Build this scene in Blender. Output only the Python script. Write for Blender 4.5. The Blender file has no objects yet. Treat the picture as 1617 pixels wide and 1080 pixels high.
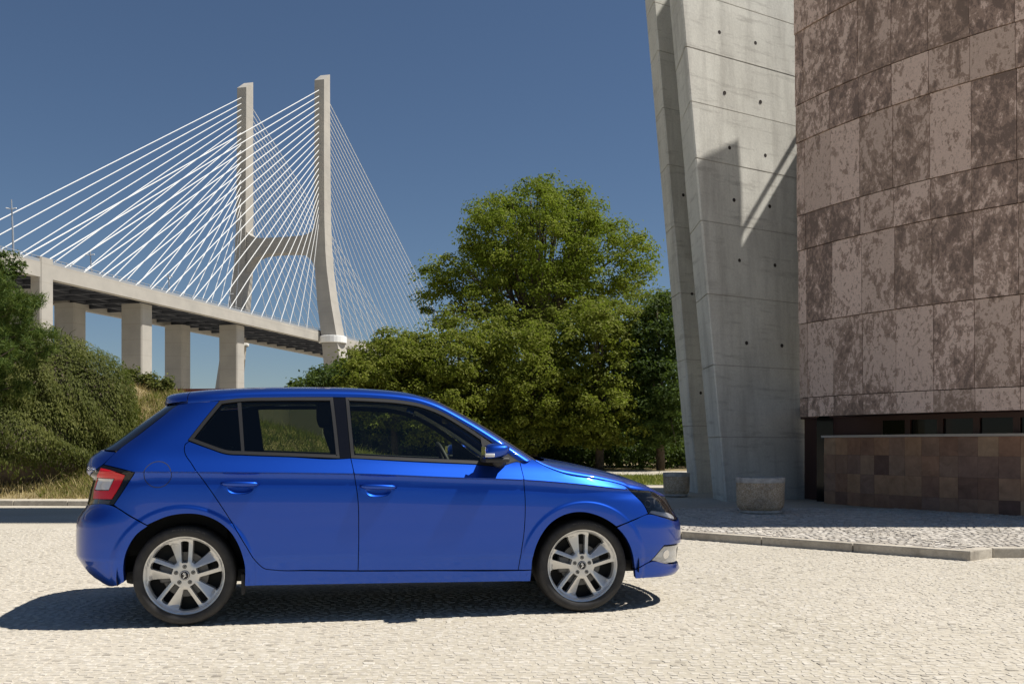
import bpy, bmesh, math, random
import numpy as np
from mathutils import Vector, Matrix
from mathutils.geometry import delaunay_2d_cdt

R = math.radians
scn = bpy.context.scene
col = scn.collection
# ------------------------------------------------------------------ camera, sky, sun, exposure
cam = bpy.data.cameras.new('camera'); camo = bpy.data.objects.new('camera', cam); col.objects.link(camo)
camo.location = (0, 0, 1.09); camo.rotation_euler = (R(90), 0, 0)
cam.sensor_width = 36; cam.lens = 33.395; cam.shift_y = .1008; cam.clip_end = 6000; cam.clip_start = .05
scn.camera = camo

SUN_EL, SUN_AZ = 60.0, 0.5      # elevation; azimuth measured from +X towards +Y
world = bpy.data.worlds.new('World'); scn.world = world; world.use_nodes = True
wn = world.node_tree.nodes; wl = world.node_tree.links
sky = wn.new('ShaderNodeTexSky'); sky.sky_type = 'NISHITA'; sky.sun_disc = False
sky.sun_elevation = R(SUN_EL); sky.sun_rotation = R(90 - SUN_AZ)
sky.altitude = 600; sky.air_density = 1.0; sky.dust_density = .3; sky.ozone_density = 4.5
wl.new(sky.outputs[0], wn['Background'].inputs[0]); wn['Background'].inputs[1].default_value = .053

sun = bpy.data.lights.new('sun', 'SUN'); suno = bpy.data.objects.new('sun', sun); col.objects.link(suno)
sun.energy = 5.0; sun.angle = R(.53); sun.color = (1, .955, .88)
sdir = Vector((math.cos(R(SUN_EL))*math.cos(R(SUN_AZ)), math.cos(R(SUN_EL))*math.sin(R(SUN_AZ)), math.sin(R(SUN_EL))))
suno.rotation_euler = sdir.to_track_quat('Z', 'Y').to_euler(); suno.location = (30, 0, 60)

scn.view_settings.view_transform = 'Standard'; scn.view_settings.look = 'None'
scn.view_settings.exposure = .30; scn.view_settings.gamma = 1
scn.render.engine = 'CYCLES'

# ------------------------------------------------------------------ helpers
rng = np.random.default_rng(7); random.seed(7)
def link(o, parent=None):
    col.objects.link(o)
    if parent is not None: o.parent = parent
    return o
def empty(name, loc=(0,0,0), rz=0, label=None, cat=None, group=None, parent=None):
    o = bpy.data.objects.new(name, None); link(o, parent); o.location = loc; o.rotation_euler = (0,0,rz)
    o.empty_display_size = .2
    tag(o, label, cat, group); return o
def tag(o, label=None, cat=None, group=None, kind=None):
    if label: o['label'] = label
    if cat: o['category'] = cat
    if group: o['group'] = group
    if kind: o['kind'] = kind
    return o
def mesh_np(name, V, F, smooth=False, tint=None):
    V = np.asarray(V, np.float32); F = np.asarray(F, np.int32); M, k = F.shape
    me = bpy.data.meshes.new(name)
    me.vertices.add(len(V)); me.vertices.foreach_set('co', V.ravel())
    me.loops.add(M*k); me.loops.foreach_set('vertex_index', F.ravel())
    me.polygons.add(M); me.polygons.foreach_set('loop_start', np.arange(M, dtype=np.int32)*k)
    me.polygons.foreach_set('use_smooth', np.full(M, smooth))
    me.update(calc_edges=True)
    if tint is not None:
        a = me.attributes.new('tint', 'FLOAT', 'FACE'); a.data.foreach_set('value', np.asarray(tint, np.float32))
    return me
def mesh_py(name, V, F, smooth=False):
    me = bpy.data.meshes.new(name); me.from_pydata([tuple(map(float, v)) for v in V], [], [tuple(map(int, f)) for f in F])
    if smooth: me.polygons.foreach_set('use_smooth', [True]*len(me.polygons))
    me.update(); return me
def obj(name, me, mat=None, parent=None, loc=None, rot=None):
    o = bpy.data.objects.new(name, me); link(o, parent)
    if mat is not None and not me.materials: me.materials.append(mat)
    if loc is not None: o.location = loc
    if rot is not None: o.rotation_euler = rot
    return o
class MB:
    "collects simple solids into one mesh"
    def __init__(s): s.V = []; s.F = []
    def add(s, V, F):
        n = len(s.V); s.V += [tuple(map(float, v)) for v in V]; s.F += [tuple(int(i)+n for i in f) for f in F]; return s
    def box(s, a, b, bev=0.0):
        (x0,y0,z0),(x1,y1,z1) = a, b
        if bev <= 0:
            return s.add([(x0,y0,z0),(x1,y0,z0),(x1,y1,z0),(x0,y1,z0),(x0,y0,z1),(x1,y0,z1),(x1,y1,z1),(x0,y1,z1)],
                  [(3,2,1,0),(4,5,6,7),(0,1,5,4),(1,2,6,5),(2,3,7,6),(3,0,4,7)])
        bm = bmesh.new(); bmesh.ops.create_cube(bm, size=1)
        for v in bm.verts: v.co = ((x0+x1)/2+v.co.x*(x1-x0), (y0+y1)/2+v.co.y*(y1-y0), (z0+z1)/2+v.co.z*(z1-z0))
        bmesh.ops.bevel(bm, geom=list(bm.edges), offset=bev, segments=2, affect='EDGES', profile=.6)
        bm.verts.index_update(); s.add([v.co for v in bm.verts], [[v.index for v in f.verts] for f in bm.faces]); bm.free(); return s
    def tube(s, pts, r, n=10, cap=True):
        pts = [Vector(p) for p in pts]; rr = r if hasattr(r, '__len__') else [r]*len(pts)
        V = []; F = []
        prev = None
        for i, p in enumerate(pts):
            t = (pts[min(i+1, len(pts)-1)]-pts[max(i-1, 0)]).normalized()
            if prev is None: a = t.orthogonal().normalized()
            else: a = (prev - t*prev.dot(t)).normalized()
            prev = a; b = t.cross(a)
            for k in range(n):
                an = 2*math.pi*k/n; V.append(p+(a*math.cos(an)+b*math.sin(an))*rr[i])
        for i in range(len(pts)-1):
            for k in range(n): F.append((i*n+k, i*n+(k+1)%n, (i+1)*n+(k+1)%n, (i+1)*n+k))
        if cap: F.append(tuple(range(n))[::-1]); F.append(tuple((len(pts)-1)*n+k for k in range(n)))
        return s.add(V, F)
    def prism(s, poly, z0, z1, shear=(0,0)):
        n = len(poly)
        V = [(x+shear[0]*z0, y+shear[1]*z0, z0) for x, y in poly]+[(x+shear[0]*z1, y+shear[1]*z1, z1) for x, y in poly]
        F = [tuple(range(n))[::-1], tuple(range(n, 2*n))]+[(i, (i+1)%n, n+(i+1)%n, n+i) for i in range(n)]
        return s.add(V, F)
    def lathe(s, prof, n=48, axis='z', close=False):
        V = []; F = []
        for r, h in prof:
            for k in range(n):
                a = 2*math.pi*k/n
                V.append((r*math.cos(a), r*math.sin(a), h) if axis == 'z' else (r*math.cos(a), h, r*math.sin(a)))
        m = len(prof)
        for i in range(m-1 if not close else m):
            j = (i+1) % m
            for k in range(n):
                f = (i*n+k, i*n+(k+1)%n, j*n+(k+1)%n, j*n+k); F.append(f if axis == 'z' else f[::-1])
        return s.add(V, F)
    def build(s, name, mat=None, parent=None, smooth=False, loc=None, rot=None, auto=None):
        me = mesh_py(name, s.V, s.F, smooth)
        if auto is not None: me.polygons.foreach_set('use_smooth', [True]*len(me.polygons)); me.set_sharp_from_angle(angle=R(auto))
        return obj(name, me, mat, parent, loc, rot)

# ------------------------------------------------------------------ materials
class NT:
    def __init__(s, name):
        s.m = bpy.data.materials.new(name); s.m.use_nodes = True; s.t = s.m.node_tree
        s.b = s.t.nodes['Principled BSDF']; s.o = s.t.nodes['Material Output']
    def n(s, typ, **kw):
        nd = s.t.nodes.new('ShaderNode'+typ)
        for k, v in kw.items(): setattr(nd, k, v)
        return nd
    def l(s, a, b): s.t.links.new(a, b)
    def set(s, **kw):
        for k, v in kw.items():
            i = s.b.inputs[k.replace('_', ' ')]
            if hasattr(v, 'is_linked') or isinstance(v, bpy.types.NodeSocket): s.l(v, i)
            else: i.default_value = (*v, 1) if isinstance(v, tuple) and len(v) == 3 else v
        return s
    def coord(s, scale=(1,1,1), kind='Object', rnd=0):
        tc = s.n('TexCoord'); mp = s.n('Mapping'); mp.inputs['Scale'].default_value = scale
        s.l(tc.outputs[kind], mp.inputs['Vector'])
        if rnd:
            oi = s.n('ObjectInfo'); mm = s.n('Math', operation='MULTIPLY'); mm.inputs[1].default_value = rnd
            s.l(oi.outputs['Random'], mm.inputs[0]); s.l(mm.outputs[0], mp.inputs['Location'])
        return mp.outputs[0]
    def noise(s, vec, scale, detail=4, rough=.55, dist=0):
        x = s.n('TexNoise'); x.inputs['Scale'].default_value = scale; x.inputs['Detail'].default_value = detail
        x.inputs['Roughness'].default_value = rough; x.inputs['Distortion'].default_value = dist
        if vec is not None: s.l(vec, x.inputs['Vector'])
        return x.outputs['Fac']
    def vor(s, vec, scale, feature='F1', out='Distance'):
        x = s.n('TexVoronoi', feature=feature); x.inputs['Scale'].default_value = scale
        if vec is not None: s.l(vec, x.inputs['Vector'])
        return x.outputs[out]
    def ramp(s, fac, stops):
        x = s.n('ValToRGB'); e = x.color_ramp.elements
        while len(e) < len(stops): e.new(.5)
        for el, (p, c) in zip(e, stops): el.position = p; el.color = (*c, 1) if not isinstance(c, (int, float)) else (c, c, c, 1)
        s.l(fac, x.inputs[0]); return x.outputs[0]
    def mix(s, fac, a, b, mode='MIX'):
        x = s.n('MixRGB', blend_type=mode)
        for i, v in ((0, fac), (1, a), (2, b)):
            if isinstance(v, bpy.types.NodeSocket): s.l(v, x.inputs[i])
            else: x.inputs[i].default_value = v if i == 0 else (*v, 1)
        return x.outputs[0]
    def math(s, op, a, b=0.0):
        x = s.n('Math', operation=op)
        for i, v in ((0, a), (1, b)):
            if isinstance(v, bpy.types.NodeSocket): s.l(v, x.inputs[i])
            else: x.inputs[i].default_value = v
        return x.outputs[0]
    def attr(s, name='tint'):
        x = s.n('Attribute'); x.attribute_name = name; return x.outputs['Fac']
    def rand(s): return s.n('ObjectInfo').outputs['Random']
    def bump(s, h, strength=.3, dist=.01):
        x = s.n('Bump'); x.inputs['Strength'].default_value = strength; x.inputs['Distance'].default_value = dist
        s.l(h, x.inputs['Height']); s.l(x.outputs[0], s.b.inputs['Normal']); return s
M = {}
def simple(name, c, rough=.5, metal=0, coat=0, spec=.5, **kw):
    t = NT(name); t.set(Base_Color=c, Roughness=rough, Metallic=metal, Coat_Weight=coat, Specular_IOR_Level=spec, **kw); M[name] = t.m; return t.m

def build_materials():
    # pale limestone setts, dusty and worn
    t = NT('limestone'); c = t.coord(kind='Object')
    tc = t.n('NewGeometry').outputs['Position']
    r = t.math('FRACT', t.math('ADD', t.attr(), t.rand()))
    base = t.ramp(r, [(0, (.27,.24,.20)), (.035, (.30,.27,.22)), (.06, (.44,.40,.335)), (.4, (.51,.47,.40)), (.8, (.545,.505,.435)), (1, (.59,.55,.48))])
    big = t.noise(tc, .45, 3, .6); fine = t.noise(tc, 38, 4, .7); mid = t.noise(tc, 5, 4, .65)
    base = t.mix(t.ramp(big, [(.35, 0), (.7, .55)]), base, (.55,.505,.43))
    base = t.mix(t.ramp(mid, [(.45, 0), (.75, .45)]), base, (.44,.39,.31))
    base = t.mix(.55, base, t.ramp(fine, [(.3, (.62,.6,.58)), (.5, (1,1,1)), (.72, (1.25,1.22,1.18))]), 'MULTIPLY')
    speck = t.noise(tc, 14, 2, .5)
    base = t.mix(t.ramp(speck, [(.70, 0), (.76, .75)]), base, (.17,.14,.11))
    t.set(Base_Color=base, Roughness=.85, Specular_IOR_Level=.25); t.bump(t.math('ADD', fine, mid), .5, .006); M['limestone'] = t.m
    # sandy joints / bedding under the setts, and far plaza
    t = NT('sand'); tc = t.n('NewGeometry').outputs['Position']
    mp = t.n('Mapping'); mp.inputs['Scale'].default_value = (1, 1, 1); t.l(tc, mp.inputs[0])
    f = t.noise(mp.outputs[0], 30, 4, .7); b = t.noise(mp.outputs[0], .5, 3); d = t.vor(mp.outputs[0], 9, 'DISTANCE_TO_EDGE')
    base = t.mix(t.ramp(b, [(.35, 0), (.7, 1)]), (.46,.42,.345), (.54,.495,.42))
    base = t.mix(.6, base, t.ramp(f, [(.3, (.6,.58,.55)), (.7, (1.2,1.2,1.18))]), 'MULTIPLY')
    base = t.mix(t.ramp(d, [(0, .25), (.12, 0)]), base, (.33,.285,.22))
    t.set(Base_Color=base, Roughness=.95, Specular_IOR_Level=.15); t.bump(f, .5, .006); M['sand'] = t.m
    # paving setts of the raised pavement
    t = NT('paving_stone'); tc = t.n('NewGeometry').outputs['Position']
    r = t.math('FRACT', t.math('ADD', t.attr(), t.rand()))
    base = t.ramp(r, [(0, (.42,.385,.33)), (.5, (.54,.50,.44)), (1, (.63,.59,.53))])
    fine = t.noise(tc, 40, 4, .7); mid = t.noise(tc, 1.3, 3)
    base = t.mix(t.ramp(mid, [(.4, 0), (.75, .45)]), base, (.36,.32,.27))
    base = t.mix(.5, base, t.ramp(fine, [(.3, (.7,.68,.66)), (.7, (1.2,1.2,1.2))]), 'MULTIPLY')
    t.set(Base_Color=base, Roughness=.8, Specular_IOR_Level=.3); t.bump(fine, .4, .005); M['paving_stone'] = t.m
    t = NT('joint_dirt'); tc = t.n('NewGeometry').outputs['Position']; f = t.noise(tc, 30, 3)
    t.set(Base_Color=t.ramp(f, [(.3, (.23,.20,.165)), (.7, (.36,.32,.27))]), Roughness=.95); M['joint_dirt'] = t.m
    t = NT('kerb_stone'); tc = t.n('NewGeometry').outputs['Position']
    f = t.noise(tc, 22, 5, .7); g = t.noise(tc, 2.2, 4, .6)
    base = t.mix(t.ramp(g, [(.45, 0), (.7, 1)]), (.50,.455,.38), (.30,.265,.22))
    base = t.mix(.6, base, t.ramp(f, [(.3, (.65,.63,.6)), (.7, (1.2,1.2,1.2))]), 'MULTIPLY')
    t.set(Base_Color=base, Roughness=.85); t.bump(f, .5, .01); M['kerb_stone'] = t.m
    # concrete with board stains
    def concrete(name, a, b, dark, streak=1.0):
        t = NT(name); tc = t.n('NewGeometry').outputs['Position']
        mp = t.n('Mapping'); mp.inputs['Scale'].default_value = (1.6, 1.6, .22); t.l(tc, mp.inputs[0])
        st = t.noise(mp.outputs[0], 1.6, 5, .65); bl = t.noise(tc, .9, 6, .62, .4); fi = t.noise(tc, 26, 4, .7)
        base = t.mix(t.ramp(bl, [(.3, 0), (.7, 1)]), a, b)
        base = t.mix(t.ramp(st, [(.47, 0), (.72, .62*streak)]), base, dark)
        mp2 = t.n('Mapping'); mp2.inputs['Scale'].default_value = (.5, .5, 4); t.l(tc, mp2.inputs[0])
        hz = t.noise(mp2.outputs[0], 2.0, 4, .7)
        base = t.mix(t.ramp(hz, [(.54, 0), (.74, .62)]), base, dark)
        pit = t.vor(tc, 34); base = t.mix(t.ramp(pit, [(.0, .6), (.1, 0)]), base, dark)
        base = t.mix(.45, base, t.ramp(fi, [(.3, (.75,.75,.75)), (.7, (1.15,1.15,1.15))]), 'MULTIPLY')
        t.set(Base_Color=base, Roughness=.85, Specular_IOR_Level=.25); t.bump(t.math('ADD', fi, bl), .35, .008); M[name] = t.m
    concrete('concrete', (.72,.705,.64), (.60,.585,.53), (.30,.28,.25), .8)
    concrete('concrete_edge', (.50,.475,.43), (.42,.395,.355), (.27,.25,.22))
    # bridge concrete: formwork lift lines, seen from afar
    t = NT('bridge_concrete'); tc = t.n('NewGeometry').outputs['Position']
    sx = t.n('SeparateXYZ'); t.l(tc, sx.inputs[0])
    bl = t.noise(tc, .12, 5, .6); z = t.math('FRACT', t.math('MULTIPLY', sx.outputs[2], .22))
    ln = t.ramp(z, [(0, 1), (.05, 0), (.95, 0), (1, 1)])
    base = t.mix(t.ramp(bl, [(.3, 0), (.7, 1)]), (.44,.41,.36), (.34,.32,.285)); base = t.mix(t.math('MULTIPLY', ln, .35), base, (.28,.25,.21))
    t.set(Base_Color=base, Roughness=.85); M['bridge_concrete'] = t.m
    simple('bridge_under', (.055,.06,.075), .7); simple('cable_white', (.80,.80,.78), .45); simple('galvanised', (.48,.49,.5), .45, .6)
    # marbled reddish stone cladding
    def marble(name, light, mid_, dark, ro=1.0):
        t = NT(name); v = t.coord((1,1,1), 'Object', 60)
        mpv = t.n('Mapping'); mpv.inputs['Rotation'].default_value = (.3,.5,.2); mpv.inputs['Scale'].default_value = (1.15,1.15,.72); t.l(v, mpv.inputs['Vector'])
        n1 = t.noise(mpv.outputs[0], 3.1*ro, 12, .74, .55); n2 = t.noise(mpv.outputs[0], 14*ro, 8, .75, .5); n3 = t.noise(v, 55, 3, .6)
        r = t.rand(); sh = t.math('MULTIPLY', t.math('SUBTRACT', r, .5), .22)
        f = t.math('ADD', n1, sh); f2 = t.math('ADD', f, t.math('MULTIPLY', t.math('SUBTRACT', n2, .5), .80))
        base = t.ramp(f2, [(.36, dark), (.43, mid_), (.495, mid_), (.515, light), (.64, light), (.72, mid_)])
        r2 = t.math('FRACT', t.math('MULTIPLY', r, 7.3))
        base = t.mix(t.ramp(r2, [(0, .0), (.6, .12), (1, .32)]), base, (.23,.165,.115))
        base = t.mix(.5, base, t.ramp(n3, [(.3, (.75,.75,.75)), (.7, (1.12,1.12,1.12))]), 'MULTIPLY')
        t.set(Base_Color=base, Roughness=.55, Specular_IOR_Level=.35); t.bump(n3, .12, .004); M[name] = t.m
    marble('marble_cladding', (.75,.57,.475), (.40,.28,.22), (.21,.147,.118))
    t = NT('brown_tile'); v = t.coord((1,1,1), 'Object', 40); r = t.rand(); n1 = t.noise(v, 5, 6, .65, .5)
    base = t.ramp(r, [(0, (.16,.09,.07)), (.25, (.34,.19,.12)), (.5, (.44,.265,.155)), (.75, (.26,.16,.12)), (1, (.55,.38,.23))])
    base = t.mix(.75, base, t.ramp(n1, [(.3, (.6,.55,.52)), (.7, (1.25,1.22,1.2))]), 'MULTIPLY')
    t.set(Base_Color=base, Roughness=.5, Specular_IOR_Level=.35); M['brown_tile'] = t.m
    simple('joint_dark', (.035,.025,.022), .9); simple('window_frame', (.07,.032,.026), .5); simple('coping', (.5,.46,.42), .7)
    t = NT('dark_glass'); t.set(Base_Color=(.006,.007,.008), Roughness=.08, Specular_IOR_Level=.22); M['dark_glass'] = t.m
    t = NT('aggregate'); v = t.n('NewGeometry').outputs['Position']; a = t.vor(v, 75, out='Color'); f = t.noise(v, 3.5, 5, .65)
    sx = t.n('SeparateColor'); t.l(a, sx.inputs[0])
    base = t.ramp(sx.outputs[0], [(0, (.38,.27,.17)), (.5, (.56,.42,.28)), (1, (.68,.56,.42))])
    base = t.mix(t.ramp(f, [(.45, 0), (.75, .75)]), base, (.20,.155,.12))
    t.set(Base_Color=base, Roughness=.9); t.bump(t.vor(v, 75), .6, .006); M['aggregate'] = t.m
    t = NT('planter_rim'); v = t.n('NewGeometry').outputs['Position']; f = t.noise(v, 9, 5, .7)
    t.set(Base_Color=t.ramp(f, [(.35, (.34,.30,.26)), (.6, (.58,.54,.49))]), Roughness=.9); M['planter_rim'] = t.m
    simple('soil', (.07,.05,.035), .95)
    # ground covers
    t = NT('dry_soil'); v = t.n('NewGeometry').outputs['Position']; f = t.noise(v, 1.4, 6, .68); g = t.noise(v, 14, 5, .7)
    base = t.ramp(f, [(.3, (.15,.105,.055)), (.5, (.30,.235,.12)), (.62, (.22,.18,.075)), (.75, (.16,.15,.05))])
    base = t.mix(.6, base, t.ramp(g, [(.3, (.6,.6,.6)), (.7, (1.2,1.2,1.2))]), 'MULTIPLY')
    t.set(Base_Color=base, Roughness=.95); t.bump(g, .8, .05); M['dry_soil'] = t.m
    t = NT('lawn'); v = t.n('NewGeometry').outputs['Position']; f = t.noise(v, 1.2, 5, .65)
    t.set(Base_Color=t.ramp(f, [(.35, (.10,.13,.025)), (.65, (.20,.23,.05))]), Roughness=.9); M['lawn'] = t.m
    t = NT('asphalt'); v = t.n('NewGeometry').outputs['Position']; f = t.noise(v, 6, 4, .6)
    t.set(Base_Color=t.ramp(f, [(.3, (.10,.095,.09)), (.7, (.16,.15,.14))]), Roughness=.9); M['asphalt'] = t.m
    def leaf(name, stops, trans=.42, rough=.62, tr_col=(.20,.30,.03)):
        t = NT(name); r = t.attr(); base = t.ramp(r, stops)
        t.set(Base_Color=base, Roughness=rough, Specular_IOR_Level=.18)
        tr = t.n('BsdfTranslucent'); t.l(t.mix(.5, base, tr_col), tr.inputs[0])
        mx = t.n('MixShader'); mx.inputs[0].default_value = trans
        t.l(t.b.outputs[0], mx.inputs[1]); t.l(tr.outputs[0], mx.inputs[2]); t.l(mx.outputs[0], t.o.inputs[0]); M[name] = t.m
    leaf('leaf_poplar', [(0, (.10,.132,.013)), (.5, (.18,.215,.02)), (.85, (.26,.285,.035)), (1, (.34,.34,.07))])
    leaf('leaf_olive', [(0, (0.095,0.112,0.014)), (.5, (0.200,0.215,0.026)), (.85, (0.210,0.232,0.045)), (1, (0.285,0.285,0.083))])
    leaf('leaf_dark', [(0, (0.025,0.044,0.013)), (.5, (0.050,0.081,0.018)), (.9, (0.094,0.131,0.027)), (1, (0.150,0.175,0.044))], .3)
    leaf('leaf_ivy', [(0, (.05,.062,.014)), (.45, (.10,.112,.024)), (.8, (.155,.16,.04)), (1, (.25,.215,.08))], .28)
    leaf('leaf_pine', [(0, (0.037,0.069,0.015)), (.5, (0.075,0.119,0.022)), (1, (0.163,0.200,0.044))], .2)
    leaf('grass_dry', [(0, (.24,.19,.07)), (.35, (.40,.32,.15)), (.75, (.54,.44,.23)), (1, (.26,.25,.07))], .3, .7, (.4,.33,.12))
    leaf('grass_green', [(0, (0.088,0.125,0.025)), (.5, (0.163,0.188,0.037)), (1, (0.325,0.275,0.088))], .35, .6, (0.312,0.350,0.050))
    t = NT('bark'); v = t.n('NewGeometry').outputs['Position']; f = t.noise(v, 9, 5, .7)
    t.set(Base_Color=t.ramp(f, [(.3, (0.062,0.048,0.035)), (.7, (0.175,0.138,0.100))]), Roughness=.95); t.bump(f, .8, .03); M['bark'] = t.m
    simple('red_wall', (.20,.045,.035), .7); simple('white_wall', (.62,.62,.56), .7); simple('grey_roof', (.35,.36,.33), .7)
    # ---- car
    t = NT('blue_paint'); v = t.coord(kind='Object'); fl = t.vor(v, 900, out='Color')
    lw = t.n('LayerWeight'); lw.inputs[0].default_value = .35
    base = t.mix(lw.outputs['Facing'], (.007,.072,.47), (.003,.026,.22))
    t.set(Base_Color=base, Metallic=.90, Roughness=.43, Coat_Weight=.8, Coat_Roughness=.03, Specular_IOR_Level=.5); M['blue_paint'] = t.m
    simple('trim_satin', (.016,.0155,.0155), .45); simple('gloss_black', (.006,.006,.008), .12); simple('rubber_black', (.018,.018,.018), .75)
    simple('plastic_black', (.02,.02,.021), .6); simple('interior_dark', (.014,.014,.014), .85); simple('interior_grey', (.62,.62,.56), .8)
    simple('seat_cloth', (.03,.03,.032), .9); simple('chrome', (.75,.75,.76), .12, 1)
    t = NT('tyre_rubber'); v = t.coord(kind='Object'); f = t.noise(v, 20, 4, .6)
    t.set(Base_Color=t.ramp(f, [(.3, (.022,.021,.021)), (.7, (.042,.04,.039))]), Roughness=.68, Specular_IOR_Level=.4); M['tyre_rubber'] = t.m
    simple('tyre_letter', (.05,.048,.046), .6)
    t = NT('alloy'); t.set(Base_Color=(.66,.655,.64), Metallic=.55, Roughness=.34, Coat_Weight=.4, Coat_Roughness=.1); M['alloy'] = t.m
    simple('alloy_dark', (.12,.12,.12), .5, .5); simple('steel', (.12,.118,.115), .45, .9)
    simple('red_lens', (.62,.006,.012), .25, coat=.35, Emission_Color=(.5,0,0,1), Emission_Strength=0.0)
    simple('clear_lens', (.62,.62,.63), .15, coat=1); simple('fog_lens', (.34,.35,.36), .2, .3, coat=1); simple('smoke_lens', (.035,.022,.018), .1, coat=1); simple('amber_lens', (.6,.25,.03), .2, coat=1)
    simple('silver_letter', (.7,.7,.72), .25, .9)
    def glass(name, tint, gloss=.0):
        t = NT(name); tr = t.n('BsdfTransparent'); tr.inputs[0].default_value = (*tint, 1)
        gl = t.n('BsdfGlossy'); gl.inputs['Roughness'].default_value = .01; gl.inputs[0].default_value = (1,1,1,1)
        fr = t.n('Fresnel'); fr.inputs[0].default_value = 1.5; mx = t.n('MixShader')
        t.l(fr.outputs[0], mx.inputs[0]); t.l(tr.outputs[0], mx.inputs[1]); t.l(gl.outputs[0], mx.inputs[2]); t.l(mx.outputs[0], t.o.inputs[0]); M[name] = t.m
    glass('glass_tint', (.55,.60,.46)); glass('glass_clear', (.80,.86,.76)); glass('lamp_glass', (.85,.86,.88)); glass('glass_dark', (.10,.11,.11))
build_materials()

# ------------------------------------------------------------------ ground, setts, pavement, bank
def sheet(name, poly, z, mat):
    me = mesh_py(name, [(x, y, z) for x, y in poly], [tuple(range(len(poly)))]); o = obj(name, me, M[mat]); tag(o, kind='structure'); return o
ground = sheet('ground', [(-2500,-2500), (2500,-2500), (2500,2500), (-2500,2500)], 0, 'sand')

def sett_arrays(cx, cy, w, d, ang, h, z0, tilt=.02, inset=.007, jit=.006):
    n = len(cx); r = rng
    sx = np.array([-1,1,1,-1])*.5; sy = np.array([-1,-1,1,1])*.5
    bx = sx[None]*w[:,None]+r.normal(0, jit, (n,4)); by = sy[None]*d[:,None]+r.normal(0, jit*.8, (n,4))
    k = 1-inset*2/np.minimum(w, d)
    tx = bx*k[:,None]; ty = by*k[:,None]
    tz = h[:,None]+r.normal(0, tilt, (n,1))*tx+r.normal(0, tilt, (n,1))*ty
    ca, sa = np.cos(ang)[:,None], np.sin(ang)[:,None]
    V = np.zeros((n,8,3))
    V[:,:4,0] = cx[:,None]+bx*ca-by*sa; V[:,:4,1] = cy[:,None]+bx*sa+by*ca; V[:,:4,2] = z0-.012
    V[:,4:,0] = cx[:,None]+tx*ca-ty*sa; V[:,4:,1] = cy[:,None]+tx*sa+ty*ca; V[:,4:,2] = z0+tz
    f = np.array([[4,5,6,7],[0,1,5,4],[1,2,6,5],[2,3,7,6],[3,0,4,7]])
    F = (np.arange(n)[:,None,None]*8+f[None]).reshape(-1,4)
    return V.reshape(-1,3), F, np.repeat(r.random(n), 5)

KERB = [(-30,17.45), (-12,17.3), (-6,17.0), (-3,15.6), (-.5,13.3), (1.97,11.05), (3.48,9.70), (4.31,8.95), (4.66,9.22), (6.2,9.17), (16,8.9)]
def kerb_y(x): return np.interp(x, [p[0] for p in KERB], [p[1] for p in KERB])

def plaza_setts():
    rows = []; y = 3.6
    while y < 12.4:
        d = rng.uniform(.042, .060); half = .56*y+.9; x = -half+rng.uniform(0, .1)
        while x < half:
            w = rng.uniform(.045, .085); rows.append((x+w/2, y+d/2+.03*math.sin(x*.9+y)+.012*math.sin(x*5.1+y*7), w-.006, d-.005)); x += w
        y += d
    A = np.array(rows); A = A[(A[:,1] < kerb_y(A[:,0])-.02) & (rng.random(len(A)) > .025)]
    A[:,1] += rng.normal(0, .007, len(A))
    # the 300 that show largest: nearest rows inside the frame
    vis = np.where((A[:,1] > 4.33) & (np.abs(A[:,0]) < .535*A[:,1]))[0]
    near = vis[np.argsort(A[vis,1])[:300]]
    protos = []
    for k in range(12):
        V, F, t = sett_arrays(np.zeros(1), np.zeros(1), np.ones(1)*.06, np.ones(1)*.046, np.zeros(1), np.array([.002+.0016*rng.random()]), 0, .012, .009, .006)
        me = mesh_np('sett', V, F, False, t); me.materials.append(M['limestone']); protos.append(me)
    for i in near:
        x, y, w, d = A[i]
        o = obj('cobblestone', protos[int(rng.integers(12))], None, ground, (x, y, .0), (0, 0, rng.normal(0, .09)+(math.pi if rng.random() < .5 else 0)))
        o.scale = (w/.06, d/.046, 1)
    m = np.ones(len(A), bool); m[near] = False; A = A[m]
    V, F, t = sett_arrays(A[:,0], A[:,1], A[:,2], A[:,3], rng.normal(0, .10, len(A)), .0024+rng.normal(0, .0008, len(A)), 0, .012, .009, .006)
    o = obj('cobblestones', mesh_np('cobblestones', V, F, False, t), M['limestone'], ground); tag(o, kind='stuff')
plaza_setts()

PAV_Z = .085
pavement = sheet('pavement', [(x+.05, y+.05) for x, y in KERB]+[(16,24), (-.5,24), (-3,19), (-30,18.2)], PAV_Z, 'sand')
def paving():
    rows = []; y = 8.9
    while y < 15.2:
        d = .078; x = -2.5+rng.uniform(0, .1)
        while x < 9.2:
            w = rng.uniform(.065, .10); ph = ((x/1.5) % 1)-.5
            yy = y+.22*(1-4*ph*ph); dy = -.22*8*ph/1.5
            rows.append((x+w/2, yy, w-.009, d*.88, math.atan(dy))); x += w*math.cos(math.atan(dy))
        y += d
    A = np.array(rows); A = A[(A[:,1] > kerb_y(A[:,0])+.2) & (A[:,0] < .56*A[:,1]+.8) & (A[:,1] < 15)]
    V, F, t = sett_arrays(A[:,0], A[:,1], A[:,2], A[:,3], A[:,4], .009+rng.normal(0, .0016, len(A)), PAV_Z+.004, .03)
    o = obj('paving_stones', mesh_np('paving_stones', V, F, False, t), M['paving_stone'], pavement); tag(o, kind='stuff')
    bx = np.linspace(-1.3, 9.2, 60)
    P = [(x, max(kerb_y(x)+.15, 8.9)) for x in bx]+[(9.2,15), (-1.3,15)]
    o = sheet('joint_bed', P, PAV_Z+.004, 'joint_dirt'); o.parent = pavement; del o['kind']
paving()

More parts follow.
